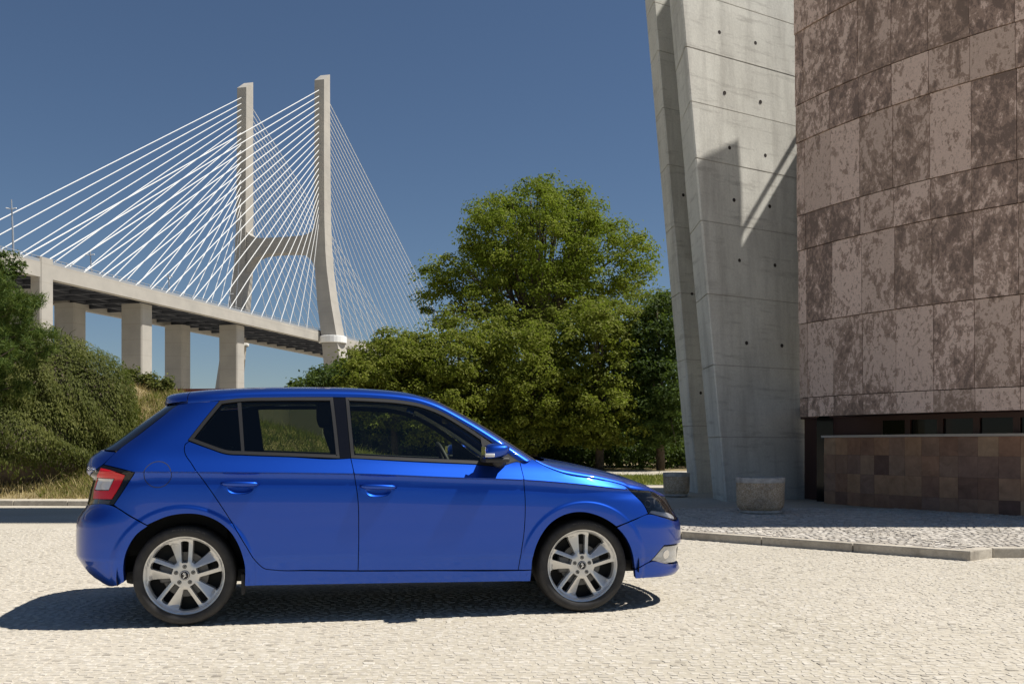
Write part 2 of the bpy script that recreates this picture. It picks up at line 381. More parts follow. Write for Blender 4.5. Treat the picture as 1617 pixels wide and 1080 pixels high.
def kerbs():
    root = empty('kerb', (0,0,0)); tag(root, kind='structure')
    for (x0,y0), (x1,y1) in zip(KERB[:-1], KERB[1:]):
        L = math.hypot(x1-x0, y1-y0); a = math.atan2(y1-y0, x1-x0); n = max(1, round(L/1.05)); s = L/n
        if x0 < -13: continue
        for i in range(n):
            b = MB().box((.004, -.005, -.03), (s-.004, .135, .093+rng.normal(0, .0025)), .012)
            b.build('kerbstone', M['kerb_stone'], root, loc=(x0+math.cos(a)*s*i, y0+math.sin(a)*s*i, 0), rot=(0, 0, a+rng.normal(0, .004)))
kerbs()
lawn = sheet('lawn', [(-3,24), (16,24), (16,31), (-3,31)], .10, 'lawn')
path = sheet('path', [(-3,31.2), (40,31.2), (40,37), (-3,37)], .09, 'sand')
wood_floor = sheet('woodland_floor', [(-30,37.1), (60,37.1), (60,80), (-30,80)], .08, 'dry_soil')

HRX = [-45,-20,-14,-9.7,-8.8,-6.7,-5.1,-4,-2.5,-1]; HRZ = [5,4,3.2,2.55,2.3,1.58,1.12,.80,.25,0]
def hill_h(x, y):
    hr = np.interp(x, HRX, HRZ); t = np.clip((y-17.75)/6.2, 0, 1); up = t*t*(3-2*t)*.75+t*.25
    b = np.clip((y-24)/9, 0, 1); dn = 1-.6*b*b*(3-2*b); e = np.clip((70-y)/8, 0, 1)
    nz = .06*np.sin(x*2.1+y*1.3)+.05*np.sin(x*3.7-y*2.9)+.03*np.sin(x*7.1+y*6.3)
    return hr*up*dn*e+nz*np.clip(hr*t, 0, 1)-.02
def hill():
    xs = np.concatenate([np.linspace(-45,-15,40), np.linspace(-14.8,-1,110)]); ys = np.concatenate([np.linspace(17.6,26,70), np.linspace(26.5,72,40)])
    X, Yg = np.meshgrid(xs, ys); V = np.stack([X, Yg, hill_h(X, Yg)+.09], -1).reshape(-1,3); nx = len(xs)
    I = np.arange((len(ys)-1)*(nx-1)); I = I//(nx-1)*nx+I % (nx-1)
    o = obj('hill', mesh_np('hill', V, np.stack([I, I+1, I+nx+1, I+nx], 1), True), M['dry_soil']); tag(o, kind='structure')
hill()

def blades(name, P, h, wid, mat, parent=None, lean=.5):
    n = len(P); a = rng.uniform(0, 2*math.pi, n); l = rng.normal(0, lean, (n,2))*h[:,None]
    d = np.stack([np.cos(a), np.sin(a), np.zeros(n)], -1)*wid*.5
    tip = P+np.stack([l[:,0], l[:,1], h], -1)
    V = np.stack([P-d, P+d, tip], 1).reshape(-1,3)
    return obj(name, mesh_np(name, V, np.arange(3*n).reshape(-1,3), False, rng.random(n)), M[mat], parent)
def bank_grass():
    n = 60000; x = rng.uniform(-15,-7.3,n); y = rng.uniform(17.8,26,n); keep = rng.random(n) < .35+.65*(np.sin(x*1.7+y)*np.sin(y*2.3-x*.8) > -.25)
    x, y = x[keep], y[keep]; P = np.stack([x, y, hill_h(x, y)+.07], -1)
    o = blades('dry_grass', P, rng.gamma(4, .028, len(x)), .022, 'grass_dry'); tag(o, 'dry straw coloured grass covering the bank beside the hedge', 'grass', kind='stuff')
    n = 45000; x = rng.uniform(-9,-1.5,n); y = rng.uniform(18,26,n); P = np.stack([x, y, hill_h(x, y)+.07], -1)
    o = blades('green_grass', P, rng.gamma(4, .03, n), .026, 'grass_green'); tag(o, 'green grass on the mound seen through the car windows', 'grass', kind='stuff')
    n = 30000; x = rng.uniform(-2,12,n); y = rng.uniform(24,31,n); P = np.stack([x, y, np.full(n, .1)], -1)
    o = blades('lawn_grass', P, rng.gamma(4, .016, n), .03, 'grass_green'); tag(o, 'short green lawn strip in front of the woodland', 'grass', kind='stuff')
bank_grass()

# ------------------------------------------------------------------ curved clad building, its low tiled wall and the concrete fins
DC = (13.7, 19.25); DRAD = 9.5
A0 = 201.99; PW = math.degrees(.594/DRAD)
ROWS = [(1.56,.315), (1.88,1.225), (3.11,1.215), (4.33,.575), (4.91,1.215), (6.13,.615), (6.75,1.195), (7.95,.6), (8.56,1.2)]
def dpt(a, r): return (DC[0]+r*math.cos(R(a)), DC[1]+r*math.sin(R(a)))
def curved_panel(name, width_deg, h, thick=.045, gap=.0035, rad=DRAD, bev=.004):
    "slab curved with the drum, local origin on its outer face bottom middle, outer face towards -Y"
    n = 5; V = []; hw = R(width_deg)/2-gap/rad
    for z in (gap, h-gap):
        for k in range(n):
            a = -hw+2*hw*k/(n-1); V.append((rad*math.sin(a), rad-rad*math.cos(a), z))
        for k in range(n):
            a = -hw+2*hw*k/(n-1); r = rad-thick; V.append((r*math.sin(a), rad-r*math.cos(a), z))
    F = []; o = 2*n
    for k in range(n-1):
        F += [(k, k+1, o+k+1, o+k), (n+k+1, n+k, o+n+k, o+n+k+1), (k+1, k, n+k, n+k+1), (o+k, o+k+1, o+n+k+1, o+n+k)]
    F += [(0, o, o+n, n), (n-1, 2*n-1, o+2*n-1, o+n-1)]
    return mesh_py(name, V, F)
LEAN = -.016
def building():
    root = empty('curved_building', (DC[0]-4, DC[1], 0), 0, 'curved building clad in marbled reddish brown stone panels, overhanging a low tiled wall', 'building')
    ox, oy = root.location[0], root.location[1]
    def put(name, me, a, r, z, mat=None):
        x, y = dpt(a, r); return obj(name, me, mat, root, (x-ox+LEAN*(z-1.56), y-oy, z), (rng.normal(0, .0012), 0, R(a-270)+rng.normal(0, .0012)))
    mesh = {}
    for z, h in ROWS:
        for k in range(-1, 9):
            key = (round(h, 3), k == -1)
            if key not in mesh:
                me = curved_panel('stone_panel', PW if k >= 0 else 1.25, h); me.materials.append(M['marble_cladding']); mesh[key] = me
            a = A0+PW*(k+.5) if k >= 0 else A0-.64
            put('stone_panel', mesh[key], a, DRAD+rng.normal(0, .0015), z)
    # end return panels
    for z, h in ROWS:
        b = MB().box((-.02, 0, .004), (.02, .5, h-.004)); x, y = dpt(A0-1.3, DRAD-.03)
        b.build('return_panel', M['marble_cladding'], root, loc=(x-ox+LEAN*(z-1.56), y-oy, z), rot=(0, 0, R(-50)))
    # backing shell, soffit, recessed window band
    def ring(name, a0, a1, r0, r1, z0, z1, mat, n=24, lean=0):
        V = []; F = []
        for k in range(n+1):
            a = a0+(a1-a0)*k/n
            for r, z in ((r0, z0), (r1, z0), (r1, z1), (r0, z1)):
                x, y = dpt(a, r); V.append((x-ox+lean*(z-1.56), y-oy, z))
        for k in range(n):
            for j in range(4): F.append((k*4+j, k*4+(j+1)%4, k*4+4+(j+1)%4, k*4+4+j))
        F += [(3,2,1,0), (n*4, n*4+1, n*4+2, n*4+3)]
        return obj(name, mesh_py(name, V, F), M[mat], root)
    ring('backing_wall', A0-1.15, A0+PW*9, DRAD-.30, DRAD-.047, 1.575, 9.75, 'joint_dark', lean=LEAN)
    ring('soffit', A0-1.0, A0+PW*9, DRAD-1.7, DRAD-.31, 1.58, 1.8, 'window_frame')
    ring('soffit_return', 188, 200.9, DRAD-1.7, DRAD-1.14, 1.58, 1.8, 'window_frame')
    rw = DRAD-1.15
    ring('inner_wall', 189.5, A0+PW*9, rw-.2, rw-.04, .05, 1.578, 'window_frame')
    ring('window_sill_rail', 202.5, A0+PW*9, rw-.035, rw+.01, 1.10, 1.20, 'window_frame'); ring('window_head_rail', 202.5, A0+PW*9, rw-.035, rw+.01, 1.50, 1.577, 'window_frame')
    a = 204.5; k = 0
    while a < A0+PW*9-2:
        w = 4.0
        g = ring('window', a+.35, a+w-.35, rw-.036, rw-.028, 1.2, 1.5, 'dark_glass', 4); tag(g)
        p = ring('window_mullion', a+w-.34, a+w+.34, rw-.036, rw+.012, 1.2, 1.5, 'window_frame', 2)
        a += w; k += 1
    b = MB().box((-.14, -.03, 0), (.14, .03, 1.55)); b.build('dark_recess', M['dark_glass'], root, loc=(5.60-ox, 17.0-oy, .086), rot=(0, 0, R(-20)))  # dark panel standing in for the shaded recess between fin and wall
    # unseen core behind the clad screen, added to cast the ground shadow at left
    blocker = MB().prism([(8.2,13.45), (12.6,13.45), (12.6,16.75), (8.2,16.75)], .06, 31); blocker.V = [(x-ox, y-oy, z) for x, y, z in blocker.V]
    blocker.build('shade_tower', M['concrete'], root)
    # unseen block and rod, outlined to cast the shade shapes on the fins
    P = [(15.6,13.5), (16.89,13.06), (16.99,12.97), (17.44,12.15), (17.31,10.11), (18.16,9.88), (18.45,9.80), (18.5,17.5), (22.6,17.5), (22.6,3.0), (15.6,3.0)]; n = len(P)
    m = MB(); m.add([(7.3-ox, y-oy, z) for y, z in P]+[(7.9-ox, y-oy, z) for y, z in P], [tuple(range(n)), tuple(range(2*n-1, n-1, -1))]+[(i, n+i, n+(i+1)%n, (i+1)%n) for i in range(n)])
    m.build('shade_block', M['concrete'], root)
    MB().tube([(7.5-ox, 17.2-oy, 10.76), (7.5-ox, 18.6-oy, 10.42)], .045, 8).build('shade_rod', M['galvanised'], root)  # hidden rod, added for its thin shadow band on the fin face
building()

def tiled_wall():
    rw = 8.72; a0, a1 = 198.35, 231.0; h = 1.21; x0, y0 = dpt(a0, rw)
    root = empty('tiled_wall', (x0, y0, PAV_Z), 0, 'low curved wall of square brown stone tiles with a pale coping', 'wall')
    tw = .297; da = math.degrees(tw/rw); n = int((a1-a0)/da); hh = [0, .215, .53, .845, 1.135]
    meshes = []
    for i in range(4):
        me = curved_panel('tile', da, hh[i+1]-hh[i], .03, .0012, rw); me.materials.append(M['brown_tile']); meshes.append(me)
    for k in range(n):
        for i in range(4):
            a = a0+da*(k+.5); x, y = dpt(a, rw+rng.normal(0, .001))
            obj('tile', meshes[i], None, root, (x-x0, y-y0, hh[i]), (0, 0, R(a-270)))
    def ring(name, r0, r1, z0, z1, aa, ab, mat):
        V = []; F = []; m = 40
        for k in range(m+1):
            a = aa+(ab-aa)*k/m
            for r, z in ((r0, z0), (r1, z0), (r1, z1), (r0, z1)):
                x, y = dpt(a, r); V.append((x-x0, y-y0, z))
        for k in range(m):
            for j in range(4): F.append((k*4+j, k*4+(j+1)%4, k*4+4+(j+1)%4, k*4+4+j))
        F += [(3,2,1,0), (m*4, m*4+1, m*4+2, m*4+3)]
        obj(name, mesh_py(name, V, F), M[mat], root)
    ring('wall_core', rw-.24, rw-.032, -.05, 1.133, a0+.02, a0+da*n, 'joint_dark')
    ring('coping', rw-.26, rw+.035, 1.137, 1.175, a0-.25, a0+da*n, 'coping')
tiled_wall()

FIN_D = Vector((.86, .51)).normalized()
def fin(label, corner, thick, length, top, zs, holes):
    root = empty('concrete_fin', (corner[0], corner[1], 0), 0, label, 'concrete fin', 'leaning concrete fins beside the clad building')
    d = FIN_D; t = Vector(thick); sh = (-.088, -.0)
    base = [(0,0), tuple(d*length), tuple(d*length+t), tuple(t)]
    ch = .035   # chamfered front arris
    def poly(inset):
        c = [Vector(p) for p in base]; e = d*ch; f = t.normalized()*ch
        P = [c[0]+e, c[1], c[2], c[3], c[0]+f]
        if inset:
            m = sum(P, Vector((0,0)))/5; P = [p+(m-p).normalized()*inset for p in P]
        return [tuple(p) for p in P]
    zz = [.05]+zs
    while zz[-1] < top: zz.append(zz[-1]+1.02)
    for a, b in zip(zz[:-1], zz[1:]):
        m = MB().prism([(x+rng.normal(0,.003), y+rng.normal(0,.003)) for x, y in poly(0)], a+.009, b-.009, sh); m.build('concrete_lift', M['concrete'], root)
    MB().prism(poly(.035), .05, zz[-1]-.02, sh).build('joint_core', M['concrete_edge'], root)
    n = Vector((d.y, -d.x))
    me = MB().lathe([(.001,.003), (.024,.003), (.032,.0), (.036,.004), (.036,.02), (.001,.02)], 14, 'y'); k = 0
    for s, z in holes:
        p = d*s+n*(.007); q = me.build('tie_hole', M['joint_dark'], root, loc=(p.x+sh[0]*z, p.y, z), rot=(0, 0, math.atan2(d.y, d.x)))
Z2 = [1.237, 2.52, 3.78, 5.08, 6.19, 7.20, 8.17]
holes = [(s, z) for z in (2.95, 4.45, 5.55, 6.5, 7.5, 8.6) for s in (.85, 1.75)]
fin('broad leaning concrete fin touching the clad building, its upper face in sun', (3.80,16.86), (.02,1.14), 3.9, 12.0, Z2, holes)
fin('narrow leaning concrete fin standing behind the broad one, next to the trees', (3.90,20.0), (-.04,.75), 3.6, 12.4, [1.5,2.9,4.3,5.7,7.0,8.2,9.4], [(.35,2.2), (.35,4.3), (.35,6.4)])

def planter(x, y, r, h, sx, label):
    root = empty('stone_planter', (x, y, PAV_Z+.013), 0, label, 'planter', 'round stone planters'); root.scale = (sx, 1, 1)
    MB().lathe([(r*.80,0), (r*.86,.012), (r*.86,.035), (r*.82,.045), (r*.80,.05)], 56).build('foot', M['planter_rim'], root, auto=40)
    MB().lathe([(r*.78,.04), (r*.86,.055), (r*.93,.085), (r*.97,.13), (r*.985,h*.5), (r*.99,h-.075)], 56).build('bowl', M['aggregate'], root, auto=50)
    MB().lathe([(r*.985,h-.077), (r*1.005,h-.07), (r*1.01,h-.012), (r*.995,h), (r*.86,h), (r*.85,h-.06), (r*.001,h-.065)], 56).build('rim', M['planter_rim'], root, auto=40)
    MB().lathe([(r*.85,h-.058), (.001,h-.05)], 32).build('soil', M['soil'], root)
planter(3.66, 14.0, .335, .52, 1.05, 'round aggregate planter with a pale rim on the pavement, in front of the broad fin')
planter(3.22, 18.6, .26, .46, 1.0, 'small dark planter left of the narrow concrete fin, by the lawn')

# ------------------------------------------------------------------ cable stayed bridge
BD = Vector((.24,.97,0)).normalized(); BP = Vector((-.97,.24,0)).normalized(); BN = Vector((-72.6,385,0))
def bp(t, o, z): return BN+BD*t+BP*o+Vector((0,0,z))
def deck_z(t): return 46.7+.006*t if t < 0 else 46.7+.006*t-.00004*t*t
def bridge():
    org = Vector((-72.6,385,0))
    root = empty('cable_stayed_bridge', tuple(org), 0, 'cable stayed motorway bridge with a tall H shaped concrete pylon and white stays', 'bridge')
    def B_(mb, name, mat, smooth=False, parent=None):
        mb.V = [tuple(Vector(v)-org) for v in mb.V]; return mb.build(name, M[mat], parent or root, smooth)
    ts = list(np.linspace(-420, 330, 90))
    def strip(name, o0, z0, o1, z1, mat, thick=None):
        # closed box section along the deck, offsets from the deck top
        V = []; F = []
        for t in ts:
            z = deck_z(t)
            for o, dz in ((o0,z0), (o1,z0), (o1,z1), (o0,z1)): V.append(bp(t, o, z+dz))
        for k in range(len(ts)-1):
            for j in range(4): F.append((k*4+j, k*4+4+j, k*4+4+(j+1)%4, k*4+(j+1)%4))
        e = (len(ts)-1)*4; F += [(0,1,2,3), (e+3,e+2,e+1,e)]
        m = MB(); m.add(V, F); return B_(m, name, mat)
    strip('edge_beam', 4.0, -3.7, 6.2, 0, 'bridge_concrete'); strip('edge_beam', 33.8, -3.7, 36, 0, 'bridge_concrete')
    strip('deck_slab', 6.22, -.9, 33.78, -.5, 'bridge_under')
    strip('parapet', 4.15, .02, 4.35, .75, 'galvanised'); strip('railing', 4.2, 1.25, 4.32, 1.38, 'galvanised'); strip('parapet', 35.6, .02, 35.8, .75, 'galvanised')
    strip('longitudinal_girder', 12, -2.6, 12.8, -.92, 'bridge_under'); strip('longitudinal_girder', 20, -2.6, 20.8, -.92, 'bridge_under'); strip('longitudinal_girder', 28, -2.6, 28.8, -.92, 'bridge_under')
    def crossgirder(t):
        m = MB(); z = deck_z(t); V = [bp(t+a, o, z+b) for a in (-.35,.35) for o in (6.25,33.75) for b in (-3.0,-.93)]
        m.add(V, [(0,1,3,2), (4,6,7,5), (0,4,5,1), (2,3,7,6), (1,5,7,3), (0,2,6,4)]); B_(m, 'cross_girder', 'bridge_under')
    for t in np.arange(-412.8, 160, 8.6): crossgirder(t)
    # railing posts, far too small to pick singly
    m = MB()
    for t in np.arange(-174, 200, 2.0):
        p = bp(t, 4.26, deck_z(t)); m.box((p.x-.07, p.y-.07, p.z+.02), (p.x+.07, p.y+.07, p.z+1.3))
    o = B_(m, 'railing_posts', 'galvanised'); tag(o, kind='stuff')
    # approach piers
    def pier(t, o, w, l, z0, z1, name='pier'):
        V = []
        c = .35
        for z in (z0, z1):
            for a, b in ((-l/2,-w/2+c), (-l/2,w/2-c), (-l/2+c,w/2), (l/2-c,w/2), (l/2,w/2-c), (l/2,-w/2+c), (l/2-c,-w/2), (-l/2+c,-w/2)): V.append(bp(t+a, o+b, z))
        m = MB(); m.add(V, [tuple(range(8)), tuple(range(15,7,-1))]+[(i, 8+i, 8+(i+1)%8, (i+1)%8) for i in range(8)]); return B_(m, name, 'bridge_concrete')
    for t, o in ((-112,11), (-59,11), (-118,29), (-64,29), (-215,11), (-215,29), (-272,11), (-272,29), (-330,11), (-330,29), (-388,11), (-388,29)): pier(t, o, 7, 5.2, -1, deck_z(t)-3.72)
    pier(-157.5, 11.0, 8.0, 4.2, -1, deck_z(-155)-6.5, 'pier'); pier(-157.3, 5.4, 3.2, 4.5, -1, deck_z(-155)+1.2, 'pier_horn'); pier(-155, 31, 9.5, 4.2, -1, deck_z(-155)-5.5)
    # pylon legs
    prof = [(-1,-7.0,8.4,9.5), (12,-4.6,8.0,9.2), (32.7,-1.7,7.2,8.6), (45.5,0.0,6.6,8.0), (58,2.1,6.0,7.4), (71,3.6,5.2,7.0), (80,4.15,4.8,6.8), (92,4.45,4.4,6.4), (120,4.6,4.2,6.0), (146,4.65,4.2,5.6)]
    def leg(sgn):
        V = []; F = []
        for z, o, w, l in prof:
            oo = o if sgn < 0 else 44-o
            for a, b in ((-l/2,-w/2), (-l/2,w/2), (l/2,w/2), (l/2,-w/2)): V.append(bp(a, oo+b, z))
        oo = 4.65 if sgn < 0 else 44-4.65; n = len(prof)
        for a, b, z in ((-2.8,-2.1,148.5), (-2.8,2.1,148.5), (2.8,2.1,152.5), (2.8,-2.1,152.5)): V.append(bp(a, oo+b, z))
        for k in range(n):
            for j in range(4): F.append((k*4+j, k*4+4+j, k*4+4+(j+1)%4, k*4+(j+1)%4))
        F += [(0,1,2,3), (n*4+3, n*4+2, n*4+1, n*4)]
        m = MB(); m.add(V, F); p = B_(m, 'pylon_leg', 'bridge_concrete')
        # collar where the deck meets the leg
        z = deck_z(0)-2.2; m = MB(); o0 = (0.0 if sgn < 0 else 44.0)
        m.lathe([(5.6,-2.2), (5.9,-2.0), (5.9,.4), (5.6,.6), (4.0,.6), (4.0,-2.2)], 24); c = bp(0, o0, z); m.V = [(x*.95+c.x, y+c.y, w+c.z) for x, y, w in m.V]; B_(m, 'deck_collar', 'cable_white', parent=root)
        return p
    leg(-1); leg(1)
    # arched cross beam
    V = []; F = []; n = 14
    for k in range(n+1):
        s = k/n; o = 6.2+(31.6)*s; e = abs(2*s-1); top = 85.5+1.2*e**4*4; bot = 79.5-1.0*e**2-6.5*e**6; top = 86+3.5*e**6
        for a, z in ((-2.6,bot), (2.6,bot), (2.6,top), (-2.6,top)): V.append(bp(a, o, z))
    for k in range(n):
        for j in range(4): F.append((k*4+j, k*4+(j+1)%4, k*4+4+(j+1)%4, k*4+4+j))
    F += [(3,2,1,0), (n*4, n*4+1, n*4+2, n*4+3)]
    m = MB(); m.add(V, F); B_(m, 'cross_beam', 'bridge_concrete')
    # stays
    N = 22
    for side, o_d, o_l in ((0, 4.25, 4.62), (1, 35.7, 39.38)):
        for k in range(N):
            f = k/(N-1); zt = 94+(144.5-94)*(1-(1-f)**1.0)
            for s in (-1, 1):
                t = s*(15+(150 if s < 0 else 185)*f)
                a = bp(s*2.6, o_l, zt); b = bp(t, o_d, deck_z(t)+.1)
                m = MB().tube([a, b], .155 if s < 0 else .135, 6); B_(m, 'stay_cable', 'cable_white')
bridge()
def bridge_lamp(t, o, h, label):
    z = deck_z(t); p = bp(t, o, z-.5)
    root = empty('street_lamp', tuple(p), 0, label, 'street lamp', 'lamp masts on the bridge deck')
    MB().tube([(0,0,0), (-.2,0,h*.5), (-.55,0,h)], [.30,.24,.14], 8).build('mast', M['galvanised'], root)
    for s in (-1, 1): MB().tube([(-.5,0,h*.86), (-.5+1.3*s,-.2,h*.87)], [.10,.16], 6).build('lamp_arm', M['cable_white'], root)
bridge_lamp(-158, 13, 16.5, 'tall thin double armed lamp mast at the left end of the bridge')
for i, t in enumerate((-120,-82,-44)):
    bridge_lamp(t, 20, 12, ['lamp mast among the stays, nearest the left end of the bridge', 'lamp mast among the stays, midway to the pylon', 'lamp mast among the stays, nearest the pylon'][i])

# low structures beyond the bank
m = MB().box((-.05,0,-1.6), (3.2,.25,.62)); o = m.build('red_wall', M['red_wall'], loc=(-11.4,30,2.25), rot=(0,0,R(-4))); tag(o, 'dark red low wall at the foot of the bridge piers', 'wall')
def hut():
    root = empty('white_building', (-9.6,33,0), 0, 'small pale building behind the green mound, seen through the car windows', 'building')
    MB().box((-.6,0,0), (1.9,3,2.40)).build('wall', M['white_wall'], root); MB().box((1.95,-.4,0), (3.1,2.5,2.34)).build('annex', M['grey_roof'], root); MB().box((3.11,-.35,0), (3.5,2.4,2.3)).build('door_leaf', M['white_wall'], root)
    MB().box((-.7,-.1,2.41), (2.0,3.1,2.46)).build('roof', M['grey_roof'], root)
hut()

# ------------------------------------------------------------------ vegetation
def leaf_mesh(name, P, N, size, aspect=.55, fold=.25, droop=None):
    n = len(P); N = N/np.linalg.norm(N, axis=1, keepdims=True)
    a = rng.normal(size=(n,3)) if droop is None else droop+rng.normal(0, .35, (n,3))
    t = a-N*np.sum(a*N, 1, keepdims=True); t /= np.linalg.norm(t, axis=1, keepdims=True)+1e-9; b = np.cross(N, t)
    s = size*rng.uniform(.65, 1.3, (n,1)); w = s*aspect
    V = np.stack([P-t*s*.5, P+b*w*.5+N*w*fold, P+t*s*.5, P-b*w*.5+N*w*fold], 1).reshape(-1,3)
    F = np.arange(4*n).reshape(-1,4)
    return V, F
def crown_points(blobs, n, cluster=.45, per=26, shell=.55, flat=.75):
    "clumped points through ellipsoidal masses; returns points, outward normals, clump shade"
    vol = np.array([b[3]*b[4]*b[5] for b in blobs])**(.8); pk = vol/vol.sum(); nc = n//per
    idx = rng.choice(len(blobs), nc, p=pk); B_ = np.array(blobs)[idx]
    d = rng.normal(size=(nc,3)); d /= np.linalg.norm(d, axis=1, keepdims=True)
    r = (shell+(1-shell)*rng.random(nc)**.6)[:,None]*(1+.10*np.sin(5*d[:,:1]+idx[:,None])+.08*np.sin(9*d[:,2:3]+3*idx[:,None]))
    c = B_[:,:3]+d*r*B_[:,3:6]
    cs = np.clip(rng.normal(.5, .24, nc), 0, 1); csz = cluster*rng.uniform(.45, 1.5, nc)
    # every clump is a small dome of leaves, a few strays round it
    lo = rng.normal(size=(nc*per,3)); lo[:,2] = np.where(lo[:,2] < -.4, -lo[:,2], lo[:,2]); lo /= np.linalg.norm(lo, axis=1, keepdims=True)
    rad = np.where(rng.random(nc*per) < .12, rng.uniform(.9, 1.5, nc*per), rng.uniform(.55, 1.0, nc*per))
    P = np.repeat(c, per, 0)+lo*(rad*np.repeat(csz, per))[:,None]*np.array([1,1,flat])
    Nn = lo*.75+np.array([.05,-.05,.28])+rng.normal(0, .38, (nc*per,3))
    tint = np.clip(np.repeat(cs, per)*.6+rng.random(nc*per)*.4, 0, 1)
    return P, Nn, tint, c
def tree(name, label, cat, group, base, blobs, n, size, mat, trunk_r=.2, cluster=.5, per=26, shell=.5, branches=14, lean=(0,0), aspect=.55):
    root = empty(name, base, 0, label, cat, group); bx = np.array(base)
    P, N, t, c = crown_points([(b[0]-bx[0], b[1]-bx[1], b[2]-bx[2], *b[3:]) for b in blobs], n, cluster, per, shell)
    k = P[:,2] > .05; P, N, t = P[k], N[k], t[k]
    V, F = leaf_mesh('crown', P, N, size, aspect)
    obj('crown', mesh_np('crown', V, F, False, t), M[mat], root)
    top = max(b[2]+b[5]*.3 for b in blobs)-bx[2]; mid = np.mean([b[:2] for b in blobs], 0)-bx[:2]
    m = MB(); m.tube([(0,0,-.1), (lean[0]*.4+mid[0]*.2, mid[1]*.2, top*.35), (mid[0]*.7, mid[1]*.7, top*.75), (mid[0], mid[1], top)], [trunk_r, trunk_r*.8, trunk_r*.45, trunk_r*.12], 8)
    trunk = m.build('trunk', M['bark'], root, True)
    m = MB(); sel = rng.choice(len(c), min(branches, len(c)), replace=False)
    for i in sel:
        h = top*rng.uniform(.25, .6); q = c[i]; s0 = np.array([mid[0]*h/top, mid[1]*h/top, h]); md = (s0+q)/2+np.array([0,0,.25])
        m.tube([s0, md, q], [trunk_r*.38, trunk_r*.2, trunk_r*.05], 5, False)
    m.build('limbs', M['bark'], root, True)
    return root
def pxz(x, y, Z): return ((x-808.5)/1500*Z, Z, 1.09+(703-y)/1500*Z)
def blob(x, y, Z, rx, ry, rd=None):
    X, Y_, z = pxz(x, y, Z); s = Z/1500; return (X, Y_, z, rx*s, (rd if rd else rx*1.5)*s, ry*s)
tree('poplar_tree', 'tall bright green spreading tree rising above the bushes', 'tree', None, (1.4,48,0),
     [blob(850,395,48,115,88), blob(745,440,48,66,62), blob(950,425,48,78,66), blob(855,330,48,70,36), blob(705,480,47,40,42), blob(1000,410,47.5,36,44), blob(910,345,48,52,44), blob(790,375,48,62,50), blob(690,440,48,22,24), blob(765,335,48,20,18), blob(830,465,47,110,52), blob(960,350,48,18,18)],
     60000, .17, 'leaf_poplar', .42, .62, 90, .5, 60)
G = 'bushy trees at the edge of the woodland'
tree('bushy_tree', 'low dark green bush at the left end of the tree row, above the car roof', 'tree', G, (-7.2,41,.08), [blob(532,606,41,40,24,100), blob(505,614,41,22,12,100), blob(560,614,41,36,34,100)], 10850, .15, 'leaf_dark', .12, .4)
tree('bushy_tree', 'yellowish green bushy tree right of the near pylon leg', 'tree', G, (-4.9,40,.08), [blob(610,585,40,62,46,100), blob(590,625,39.5,66,60,100), blob(655,575,40,50,40), blob(625,550,40,36,26), blob(563,590,40,22,18)], 26350, .15, 'leaf_olive', .16, .46, 70)
tree('bushy_tree', 'yellowish bushy tree in front of the tall tree, left half', 'tree', G, (-2.2,39.5,.08), [blob(720,580,39.5,66,48), blob(700,630,39,70,60,100), blob(760,560,40,48,40), blob(690,545,40,32,24), blob(740,660,38.5,50,45), blob(690,680,38.5,50,34), blob(775,690,38.4,40,26)], 27900, .15, 'leaf_olive', .17, .46, 70)
tree('bushy_tree', 'mid green bushy tree in the middle of the row under the tall tree', 'tree', G, (.9,39.5,.08), [blob(825,575,39.5,62,56), blob(840,630,38.8,66,52,100), blob(790,600,39,40,50), blob(870,560,40,46,44), blob(850,665,38.4,48,34), blob(830,692,38.4,46,26), blob(885,680,38.2,36,30)], 27900, .15, 'leaf_olive', .18, .46, 70)
tree('bushy_tree', 'feathery light green tree right of the middle, hanging low sprays', 'tree', G, (3.6,39,.08), [blob(940,560,39,64,64), blob(950,640,38.2,60,44,100), blob(905,600,38.6,40,50), blob(975,525,39.5,50,44), blob(915,505,40,40,30), blob(930,685,38.2,42,26), blob(985,680,38,36,28)], 27900, .16, 'leaf_olive', .18, .46, 70)
tree('bushy_tree', 'dark green bushy tree beside the narrow concrete fin', 'tree', G, (6.1,39,.08), [blob(1035,540,39,44,64), blob(1050,620,38.4,48,60,100), blob(1010,590,38.6,40,50), blob(1060,500,39.5,34,36), blob(1025,660,38,40,34), blob(1045,692,38,36,24)], 26350, .16, 'leaf_dark', .18, .46, 70)
tree('brown_tipped_tree', 'brownish olive tree peeping up behind the row, below the tall tree', 'tree', None, (5.0,44,.08), [blob(990,500,44,70,36), blob(930,510,44,50,30), blob(1040,490,44,36,30), blob(760,520,44,90,30), blob(835,515,44,70,26)], 12000, .15, 'leaf_olive', .2, .46, 70)
# dense understorey filling the shade behind the trunks
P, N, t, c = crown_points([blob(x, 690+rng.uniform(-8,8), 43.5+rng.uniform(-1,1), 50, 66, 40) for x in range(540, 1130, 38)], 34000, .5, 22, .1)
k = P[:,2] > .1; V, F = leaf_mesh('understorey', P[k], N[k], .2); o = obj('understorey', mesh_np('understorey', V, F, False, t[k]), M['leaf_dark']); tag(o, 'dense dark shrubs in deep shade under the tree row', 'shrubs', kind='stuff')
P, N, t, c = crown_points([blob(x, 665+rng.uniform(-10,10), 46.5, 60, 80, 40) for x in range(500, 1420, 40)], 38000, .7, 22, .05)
k = P[:,2] > .1; V, F = leaf_mesh('wood_backing', P[k], N[k], .36); o = obj('wood_backing', mesh_np('wood_backing', V, F, False, t[k]), M['leaf_dark']); tag(o, 'dark mass of woodland behind the tree row', 'woodland', kind='stuff')

